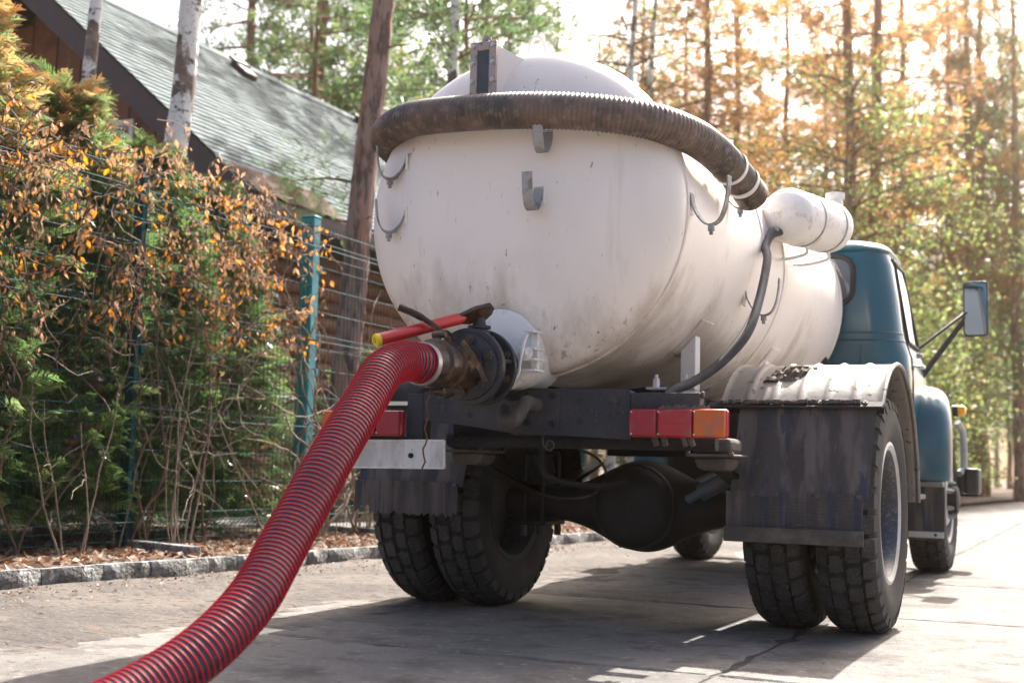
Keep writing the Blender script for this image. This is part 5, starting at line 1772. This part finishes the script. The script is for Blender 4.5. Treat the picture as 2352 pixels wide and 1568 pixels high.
# ---- bare shrubs
def bare_shrub(loc, n, h, spread, seed, label, mat, curl=0.16, r0=0.008):
    g_ = np.random.default_rng(seed)
    root = empty("bare_shrub", loc)
    b = MB()
    for k in range(n):
        a = g_.uniform(0, 6.28)
        hh = h * g_.uniform(0.5, 1.0)
        path = wander((0.05 * math.cos(a), 0.05 * math.sin(a), -0.02), (spread * math.cos(a) * 0.5, spread * math.sin(a), 1), int(hh / 0.06), 0.062, curl, -0.03, None, g_)
        rr = r0 * g_.uniform(0.6, 1.2)
        b.tube(path, [rr * (1 - 0.7 * i / len(path)) for i in range(len(path))], n=6)
        for q in range(3):
            i = int(g_.uniform(0.35, 0.95) * (len(path) - 1))
            tw = wander(path[i], (g_.normal(0, 1), g_.normal(0, 1), g_.normal(0.2, .6)), int(g_.uniform(4, 12)), 0.05, 0.3, 0.0, None, g_)
            b.tube(tw, [rr * 0.5 * (1 - 0.6 * i_ / len(tw)) for i_ in range(len(tw))], n=5)
    b.build("stems", mat, root, smooth=60)
    tag(root, label, "shrub", "bare shrubs at the fence")


bare_shrub((-3.12, 2.15, 0.1), 17, 2.3, 0.35, 31, "tangle of bare pale stems climbing around the teal post", M['twig'], 0.22, 0.011)
bare_shrub((-3.10, 2.75, 0.1), 10, 2.4, 0.30, 33, "bare curling stems between the teal post and the tank", M['twig'], 0.24, 0.013)
bare_shrub((-2.98, 0.55, 0.1), 6, 1.5, 0.25, 35, "thin bare sapling stems at the foot of the dark fence post", M['twig'], 0.09, 0.006)
bare_shrub((-3.02, 1.55, 0.1), 6, 1.35, 0.5, 37, "bare arching shrub behind the red hose, mid fence bay", M['twig'], 0.15, 0.006)
bare_shrub((-3.05, -0.25, 0.1), 4, 1.15, 0.35, 39, "few bare arching canes at the left end of the verge", M['twig'], 0.10, 0.006)


# ---- fallen leaves, needles, crumbs, grass
def scatter(name, n, fx, size, mat, seed, aspect=0.55, lift=0.012, flat=0.35, tint=(0, 1)):
    g_ = np.random.default_rng(seed)
    P = np.array([fx(g_) for _ in range(n)])
    th = g_.uniform(0, 2 * np.pi, n)
    ax = unit(np.stack([np.cos(th), np.sin(th), g_.normal(0, flat, n)], 1))
    u, w = rot_frames(ax, unit(np.stack([g_.normal(0, flat, n), g_.normal(0, flat, n), np.ones(n)], 1)))
    s_ = g_.uniform(size[0], size[1], n)
    T = np.array([[(0, -0.5, 0), (aspect * 0.5, 0.0, 0.16 * aspect), (0, 0.5, 0.02), (0, 0.0, -0.02)], [(0, -0.5, 0), (0, 0.0, -0.02), (0, 0.5, 0.02), (-aspect * 0.5, 0.0, 0.2 * aspect)]])
    vv = stamp(T, P + np.array([0, 0, lift]), ax, u, s_)
    tt = np.repeat(g_.uniform(tint[0], tint[1], n), 2)
    o = put(name, np_mesh(name, vv, np.arange(len(vv)).reshape(-1, 4), mat, tt))
    o["kind"] = "stuff"
    return o


def on_verge(g_):
    y_ = g_.uniform(-2.5, 8)
    d_ = -0.10 - abs(g_.normal(0, 0.9))
    return (kerb_x(y_) + d_, y_, 0.100)


def on_dirt(g_):
    y_ = g_.uniform(-3.5, 9)
    t = abs(g_.normal(0, 0.22))
    return (kerb_x(y_) + 0.05 + 1.25 * t, y_, max(0.001, 0.034 - 0.055 * t))


lf = scatter("fallen_leaves", 5200, on_verge, (0.035, 0.085), M['litter'], 41, flat=0.5)
tag(lf, "brown fallen leaves covering the verge between kerb and fence", "leaves", kind="stuff")
lf = scatter("leaf_bits", 1900, on_dirt, (0.008, 0.036), M['litter'], 42, flat=0.4, lift=0.006, tint=(0.15, 1.0))
tag(lf, "dry leaf bits scattered over the dirt along the kerb", "leaves", kind="stuff")


cl = MB()
gc = np.random.default_rng(61)
for k in range(800):
    x_, y_, z_ = on_dirt(gc)
    r_c = gc.uniform(0.002, 0.007) * (1.8 if gc.random() < 0.05 else 1)
    ph = gc.uniform(0, 6.28)
    ring = [(x_ + r_c * gc.uniform(0.7, 1.3) * math.cos(ph + q * 1.257), y_ + r_c * gc.uniform(0.7, 1.3) * math.sin(ph + q * 1.257), z_ - 0.004) for q in range(5)]
    top = [(x_ + (p[0] - x_) * 0.55, y_ + (p[1] - y_) * 0.55, z_ + r_c * gc.uniform(0.5, 1.0)) for p in ring]
    cl.loft([ring, top], False, True)
co = cl.build("dirt_clods", M['soil'], smooth=0)
tag(co, "dark dirt clods and grit strewn along the foot of the kerb", "dirt", kind="stuff")


def on_road(g_):
    return (g_.uniform(-2.0, 3.0), g_.uniform(-3.6, 8), 0.0)


def near_left(g_):
    return (g_.normal(-1.75, 0.55), g_.uniform(-3.4, 2.5), 0.002)


lf = scatter("pine_needles", 1800, near_left, (0.03, 0.09), M['litter'], 43, aspect=0.028, flat=0.05, lift=0.004, tint=(0.3, 0.7))
tag(lf, "loose pine needles lying on the road beside the dirt", "needles", kind="stuff")
lf = scatter("road_crumbs", 500, on_road, (0.004, 0.016), M['litter'], 44, aspect=0.6, flat=0.2, lift=0.003, tint=(0.0, 0.9))
tag(lf, "small dry bits and twigs scattered over the concrete road", "debris", kind="stuff")


def grass_tuft(loc, n, h, seed, label):
    g_ = np.random.default_rng(seed)
    a = g_.uniform(0, 6.28, n)
    P = np.stack([g_.normal(0, 0.09, n), g_.normal(0, 0.12, n), np.zeros(n)], 1)
    ax = unit(np.stack([np.cos(a) * 0.5, np.sin(a) * 0.5, np.ones(n)], 1))
    u, w = rot_frames(ax, unit(g_.normal(0, 1, (n, 3))))
    T = np.array([[(-0.012, 0, 0), (0.012, 0, 0), (0.008, 0.55, 0.02), (-0.008, 0.55, 0.02)], [(-0.008, 0.55, 0.02), (0.008, 0.55, 0.02), (0.001, 1, 0.16), (-0.001, 1, 0.16)]])
    vv = stamp(T, P, ax, u, g_.uniform(0.5, 1, n) * h)
    root = empty("grass_tuft", loc)
    put("blades", np_mesh("blades", vv, np.arange(len(vv)).reshape(-1, 4), M['grass'], np.repeat(g_.uniform(0, 1, n), 2)), root)
    tag(root, label, "grass", "grass tufts at the verge")


grass_tuft((-2.45, 2.55, 0.09), 130, 0.30, 51, "green grass tuft by the path behind the torn left mud flap")
grass_tuft((-3.0, 4.4, 0.1), 160, 0.34, 52, "green grass tuft at the fence beyond the garden path")


# ================================================================== TREES
def pine_crown(seed, z0, h, nl, rmax, tuft=0.17, dens=20):
    """limbs and needle tufts of one pine, base at the origin"""
    g_ = np.random.default_rng(seed)
    limbs = MB()
    P, A = [], []
    for k in range(nl):
        z = z0 + (h - z0) * (k + g_.uniform(-0.4, 0.4)) / nl
        th = g_.uniform(0, 6.28)
        t = (z - z0) / (h - z0)
        l = rmax * (0.55 + 0.6 * math.sin(math.pi * min(1, 0.15 + t * 0.9))) * (1.0 - 0.55 * t) * g_.uniform(0.55, 1.1)
        rise = g_.uniform(-0.15, 0.30) + 0.25 * t
        pts = []
        for q in np.linspace(0, 1, 5):
            pts.append(Vector((l * q * math.cos(th + 0.25 * q), l * q * math.sin(th + 0.25 * q), z + rise * l * q - 0.12 * l * q * q + g_.normal(0, 0.03))))
        limbs.tube(pts, [0.028 * (1 - 0.8 * q) * (l / rmax + 0.3) for q in np.linspace(0, 1, 5)], n=4, cap=False)
        nt2 = int(dens * l / rmax) + 4
        for q in range(nt2):
            s_ = g_.uniform(0.30, 1.02) ** 0.8
            i = min(int(s_ * 4), 3)
            p = pts[i].lerp(pts[i + 1], min(1, s_ * 4 - i))
            off = Vector((g_.normal(0, 0.20), g_.normal(0, 0.20), g_.normal(0.0, 0.11))) * (0.5 + s_)
            P.append(p + off)
            d = Vector((math.cos(th), math.sin(th), 0.35)) + Vector((g_.normal(0, 0.6), g_.normal(0, 0.6), g_.normal(0, 0.4)))
            A.append(d.normalized())
    P, A = np.array(P), np.array(A)
    n = len(P)
    T = []
    for k in range(6):
        a = k * math.pi / 3 + 0.2
        dx, dz = math.cos(a), math.sin(a)
        T.append([(dx * 0.08, -0.1, dz * 0.08), (dx * 0.62 + dz * 0.10, 0.55, dz * 0.62 - dx * 0.10), (dx * 0.60, 0.85, dz * 0.60), (dx * 0.50 - dz * 0.10, 0.55, dz * 0.50 + dx * 0.10)])
    T = np.array(T)
    u, w = rot_frames(A, unit(g_.normal(0, 1, (n, 3))))
    vv = stamp(T, P, A, u, g_.uniform(0.7, 1.3, n) * tuft)
    tint = np.repeat(g_.uniform(0, 1, n), 6)
    return limbs, vv, tint


def leafy_crown(seed, z0, h, nl, rmax, leaf=0.10, dens=90):
    g_ = np.random.default_rng(seed)
    limbs = MB()
    P = []
    for k in range(nl):
        z = z0 + (h - z0) * g_.uniform(0, 0.85)
        th = g_.uniform(0, 6.28)
        l = rmax * g_.uniform(0.5, 1.05)
        pts = [Vector((l * q * math.cos(th), l * q * math.sin(th), z + 0.45 * l * q - 0.25 * l * q * q)) for q in np.linspace(0, 1, 5)]
        limbs.tube(pts, [0.022 * (1 - 0.8 * q) for q in np.linspace(0, 1, 5)], n=4, cap=False)
        for q in range(dens):
            s_ = g_.uniform(0.2, 1.05)
            i = min(int(s_ * 4), 3)
            p = pts[i].lerp(pts[i + 1], s_ * 4 - i)
            P.append(p + Vector((g_.normal(0, 0.24), g_.normal(0, 0.24), g_.normal(-0.03, 0.13))))
    P = np.array(P)
    n = len(P)
    A = unit(g_.normal(0, 1, (n, 3)) + np.array([0, 0, -0.4]))
    u, w = rot_frames(A, unit(g_.normal(0, 1, (n, 3))))
    T = np.array([[(0, -0.5, 0), (0.34, 0.05, 0.05), (0, 0.5, 0), (-0.34, 0.05, 0.05)]])
    vv = stamp(T, P, A, u, g_.uniform(0.6, 1.25, n) * leaf)
    return limbs, vv, g_.uniform(0, 1, n)


def crown_data(fn, mat, bark, *a, **k):
    limbs, vv, tint = fn(*a, **k)
    cm = np_mesh("crown", vv, np.arange(len(vv)).reshape(-1, 4), mat, tint)
    lm_ = limbs.mesh("limbs", 60)
    lm_.materials.append(bark)
    return cm, lm_


def recolour(cd_, mat):
    c2 = cd_[0].copy()
    c2.materials[0] = mat
    return (c2, cd_[1])


PC = [crown_data(pine_crown, M['pineneedle'], M['redbark'], s_, z0, 14.0, nl, rm, 0.175, 24) for s_, z0, nl, rm in ((61, 3.0, 74, 2.1), (62, 4.0, 66, 2.4), (63, 2.2, 84, 2.0))]
PG = [recolour(c, M['glowneedle']) for c in PC]  # same pine crowns with the warm glow painted into the needles
LC = [crown_data(leafy_crown, M['springleaf'], M['browntwig'], s_, z0, h, nl, rm, 0.085, 120) for s_, z0, h, nl, rm in ((71, 0.8, 6.5, 46, 1.9), (72, 0.3, 4.2, 40, 1.6), (73, 1.6, 8.0, 52, 2.2))]
BC = [crown_data(leafy_crown, M['springleaf'], M['browntwig'], 81, 4.5, 11.0, 34, 1.6, 0.07, 26)]


def tree(name, loc, h, dia, bark, crown=None, lean=(0, 0), label=None, group=None, rz=0.0, sc=1.0, fork=False, seg=12, wob=0.02, cz=0.0, relief=0.0):
    root = empty(name, loc)
    path, rad = [], []
    r_ = random.Random(hash((round(loc[0], 2), round(loc[1], 2))) & 0xffff)
    for k in range(14):
        t = k / 13
        path.append(Vector((lean[0] * t * h + r_.gauss(0, wob) * (t > 0), lean[1] * t * h + r_.gauss(0, wob) * (t > 0), -0.15 + h * t)))
        rad.append(dia / 2 * (1.0 - 0.72 * t) * (1.25 if k == 0 else 1.0))
    if relief:
        dense = catmull(path, 24)
        rd_ = np.interp(np.linspace(0, 1, len(dense)), np.linspace(0, 1, len(rad)), rad)
        b = MB().tube(dense, list(rd_), n=seg)
        for i in range(len(dense)):
            for k in range(seg):
                q = Vector(b.v[i * seg + k])
                a_ = k * 2 * math.pi / seg
                am = relief * (math.sin(a_ * 7 + i * 0.35 + 2 * math.sin(i * 0.21)) * 0.6 + math.sin(a_ * 11 - i * 0.8) * 0.35 + r_.uniform(-0.6, 0.6))
                b.v[i * seg + k] = tuple(q + (q - dense[i]).normalized() * am)
    else:
        b = MB().tube(path, rad, n=seg)
    if fork:
        i = 4
        q = path[i]
        b.tube([q + V(0, 0, -0.2), q + V(0.30, 0.14, 0.5), q + V(0.42, 0.2, 1.4), q + V(0.48, 0.25, 5), q + V(0.55, 0.3, 9)], [dia * 0.36, dia * 0.33, dia * 0.31, dia * 0.25, 0.04], n=10)
    b.build("trunk", bark, root, smooth=70)
    if crown:
        c = put("crown", crown[0], root)
        l = put("limbs", crown[1], root)
        for o in (c, l):
            o.rotation_euler = (0, 0, rz)
            o.scale = (sc, sc, h / 14.0 if crown in PC + PG else sc)
            o.location = (lean[0] * h * 0.4, lean[1] * h * 0.4, cz)
    tag(root, label, "tree", group)
    return root


# the big pine at the fence, with stubs and one low bough
pine = tree("pine_tree", (-4.10, 3.81, 0.1), 13.0, 0.255, M['pinebark'], None, (0.060, 0.028), "rough barked pine trunk standing right of the roof, close behind the fence", None, seg=30, wob=0.01, relief=0.007)
pb = MB()
for zz, a, l in ((4.15, 0.2, 0.35), (3.4, 2.6, 0.25), (4.6, 3.3, 0.3), (2.6, -0.4, 0.2), (3.9, 3.0, 0.28)):
    c = V(0.060 * zz, 0.028 * zz, zz)
    MB().tube([c, c + V(l * math.cos(a), l * math.sin(a), 0.04)], [0.014, 0.005], n=6).build("branch_stub", M['pinebark'], pine)
bz = V(0.06 * 2.95, 0.028 * 2.95, 2.95)
pb.tube([bz, bz + V(-0.30, -0.10, 0.05), bz + V(-0.62, -0.22, 0.02)], [0.016, 0.011, 0.005], n=6)
pb.build("branch", M['pinebark'], pine)
gb = np.random.default_rng(5)
nb_ = 110
Pb = np.stack([0.18 - gb.uniform(0.12, 0.75, nb_), 0.08 - gb.uniform(0.0, 0.35, nb_) + gb.normal(0, 0.1, nb_), 2.95 + gb.normal(0.0, 0.20, nb_)], 1)
Ab = unit(gb.normal(0, 1, (nb_, 3)) + np.array([-0.5, -0.3, 0.3]))
Tn = []
for k in range(14):
    a_ = k * 2.4
    dx, dz = math.cos(a_), math.sin(a_)
    sp_ = 0.35 + 0.4 * ((k * 7) % 5) / 5
    Tn.append([(-0.012, -0.1, 0), (0.012, -0.1, 0), (dx * sp_ + 0.012, 0.9, dz * sp_), (dx * sp_ - 0.012, 0.9, dz * sp_)])
ub, wb = rot_frames(Ab, unit(gb.normal(0, 1, (nb_, 3))))
vb_ = stamp(np.array(Tn), Pb, Ab, ub, gb.uniform(0.08, 0.14, nb_))
put("crown", np_mesh("crown", vb_, np.arange(len(vb_)).reshape(-1, 4), M['pineneedle'], np.repeat(gb.uniform(0.2, 1, nb_), 14)), pine)

tree("birch_tree", (-4.76, 2.08, 0.1), 11.0, 0.225, M['birchbark'], BC[0], (0.060, 0.028), "white birch trunk with dark fissures leaning in front of the green roof", None, 0.4, 0.9, seg=26, wob=0.02, relief=0.005)
tree("birch_tree", (-5.16, 1.61, 0.1), 9.0, 0.145, M['birchbark'], None, (0.050, 0.023), "thin birch trunk at the upper left beside the brown rake board", None, seg=12)
tree("birch_tree", (-4.77, 7.05, 0.1), 11.0, 0.185, M['birchbark'], PC[1], (0.004, 0.0), "mottled birch trunk just left of the sight gauge", None, 1.0, 0.62, cz=1.4)
tree("pine_tree", (-7.39, 12.48, 0.1), 13.0, 0.12, M['redbark'], PC[0], (0.0, 0.0), "thin red pine trunk between mottled birch and sight gauge", None, 2.0, 0.85)
tree("pine_tree", (-10.9, 13.4, 0.1), 13.0, 0.16, M['redbark'], PC[2], (0.0, 0.0), "green pine rising over the ridge of the log house, upper left", None, 0.6, 1.05)
tree("pine_tree", (-12.2, 18.6, 0.1), 14.0, 0.16, M['redbark'], PC[0], (0.0, 0.0), "blue green pine behind the ridge, next to the big trunk", None, 3.6, 1.1)
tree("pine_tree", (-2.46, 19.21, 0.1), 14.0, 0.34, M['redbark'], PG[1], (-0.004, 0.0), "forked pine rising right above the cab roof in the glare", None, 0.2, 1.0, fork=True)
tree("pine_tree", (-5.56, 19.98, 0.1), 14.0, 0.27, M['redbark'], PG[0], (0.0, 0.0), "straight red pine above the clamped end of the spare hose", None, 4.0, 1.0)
tree("birch_tree", (-5.2, 13.5, 0.1), 12.0, 0.17, M['birchbark'], BC[0], (0.035, 0.016), "white birch leaning right over the right shoulder of the tank", None, 2.2, 1.0)
tree("birch_tree", (-6.21, 17.46, 0.1), 12.0, 0.23, M['birchbark'], BC[0], (0.030, 0.014), "thicker pale birch just right of the leaning white birch", None, 5.0, 1.05)
tree("pine_tree", (-1.57, 34.03, 0.1), 15.0, 0.52, M['pinebark'], PC[1], (-0.006, 0), "thickest dark pine trunk below the wing mirror, across the road", None, 1.0, 1.0)
tree("pine_tree", (-0.28, 33.52, 0.1), 15.0, 0.36, M['pinebark'], PC[0], (-0.004, 0), "dark pine trunk at the right edge of the picture", None, 2.4, 1.0)
tree("pine_tree", (-0.55, 37.4, 0.1), 15.0, 0.26, M['pinebark'], PC[2], (-0.025, 0), "leaning slim pine between the thick trunk and the right edge", None, 4.4, 1.0)

fill = np.random.default_rng(99)
wood = [("pine_tree", "slender pine in the sunlit wood behind the truck", PC), ("pine_tree", "pine with orange sun glow painted into its needles in the wood behind the truck", PG), ("leafy_tree", "light green leafy tree in the understorey of the wood", LC)]


def ground_at(px, d):
    f2 = Vector((c_f.x, c_f.y, 0)).normalized()
    r2 = Vector((c_r0.x, c_r0.y, 0))
    p = Vector((1.8913, -5.436, 0)) + f2 * d + r2 * ((px - 1176) / 2929 * d)
    return p


spots = []
for d, n, x0, x1 in ((25, 1, 1800, 2260), (30, 4, 980, 2340), (36, 6, 900, 2420), (43, 8, 860, 2460), (51, 9, 820, 2500), (62, 10, 800, 2520), (76, 11, 700, 2560), (27, 3, 520, 900), (33, 3, 480, 900)):
    for k in range(n):
        px = x0 + (x1 - x0) * (k + fill.uniform(0.15, 0.85)) / n
        spots.append((px, d * fill.uniform(0.94, 1.06)))
for px, d in ((2120, 20), (2260, 23), (2200, 27), (2060, 25), (2380, 19), (1980, 29)):
    p = ground_at(px, d)
    if p.x > kerb_x(p.y) - 0.5:
        p.x = kerb_x(p.y) - 0.5
    tree("leafy_tree", (p.x, p.y, 0.1), 7.0, 0.09, M['pinebark'], LC[int(px) % 3], (0, 0), "light green leafy tree in the wood right of the cab", "leafy trees right of the cab", px * 0.1, 1.0, seg=8)
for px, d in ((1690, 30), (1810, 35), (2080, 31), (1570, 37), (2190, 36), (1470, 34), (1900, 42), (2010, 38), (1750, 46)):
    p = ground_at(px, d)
    tree("pine_tree", (min(p.x, kerb_x(p.y) - 1.0), p.y, 0.1), 14.5, 0.30, M['redbark'], PG[int(px) % 3], (0, 0), wood[1][1], "sun glow pines of the wood behind", px * 0.37, 1.05, seg=8, cz=1.2)
for px, d in spots:
    p = ground_at(px, d)
    if p.x > kerb_x(p.y) - 0.8:
        p.x = kerb_x(p.y) - 0.8 - fill.uniform(0, 2)
    right = px > 1500
    if d < 40 and right:
        kind = fill.choice([0, 1, 2], p=[0.25, 0.30, 0.45])
    elif right:
        kind = fill.choice([0, 1, 2], p=[0.35, 0.30, 0.35])
    else:
        kind = fill.choice([0, 2], p=[0.75, 0.25])
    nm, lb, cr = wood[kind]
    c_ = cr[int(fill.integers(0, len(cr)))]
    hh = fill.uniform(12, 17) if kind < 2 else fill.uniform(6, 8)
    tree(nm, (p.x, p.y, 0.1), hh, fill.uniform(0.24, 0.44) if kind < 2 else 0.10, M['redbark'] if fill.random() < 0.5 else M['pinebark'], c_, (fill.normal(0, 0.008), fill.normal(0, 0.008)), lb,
         {0: "pines of the wood behind", 1: "sun glow pines of the wood behind", 2: "leafy trees of the wood behind"}[int(kind)], fill.uniform(0, 6.28), fill.uniform(0.85, 1.15) if kind < 2 else fill.uniform(0.9, 1.3), seg=8, cz=1.8 if kind == 1 else 0.0)


# ================================================================== HAZE, added for a warm sun glow
hz = MB().box(-405, 405, -205, 605, -1.1, 21.0).build("haze", bpy.data.materials.new("added_glow_haze"), smooth=0)
hm_ = hz.data.materials[0]
hm_.use_nodes = True
hn = hm_.node_tree.nodes
hn.remove(hn["Principled BSDF"])
pv = hn.new("ShaderNodeVolumePrincipled")
pv.inputs["Color"].default_value = (1.0, 0.80, 0.60, 1)  # orange tint put in for the glow towards the sun
pv.inputs["Density"].default_value = 0.0013
pv.inputs["Anisotropy"].default_value = 0.86
hm_.node_tree.links.new(pv.outputs[0], hn["Material Output"].inputs["Volume"])
tag(hz, "warm haze added to the air of the wood for a sun glow", "haze", kind="stuff")
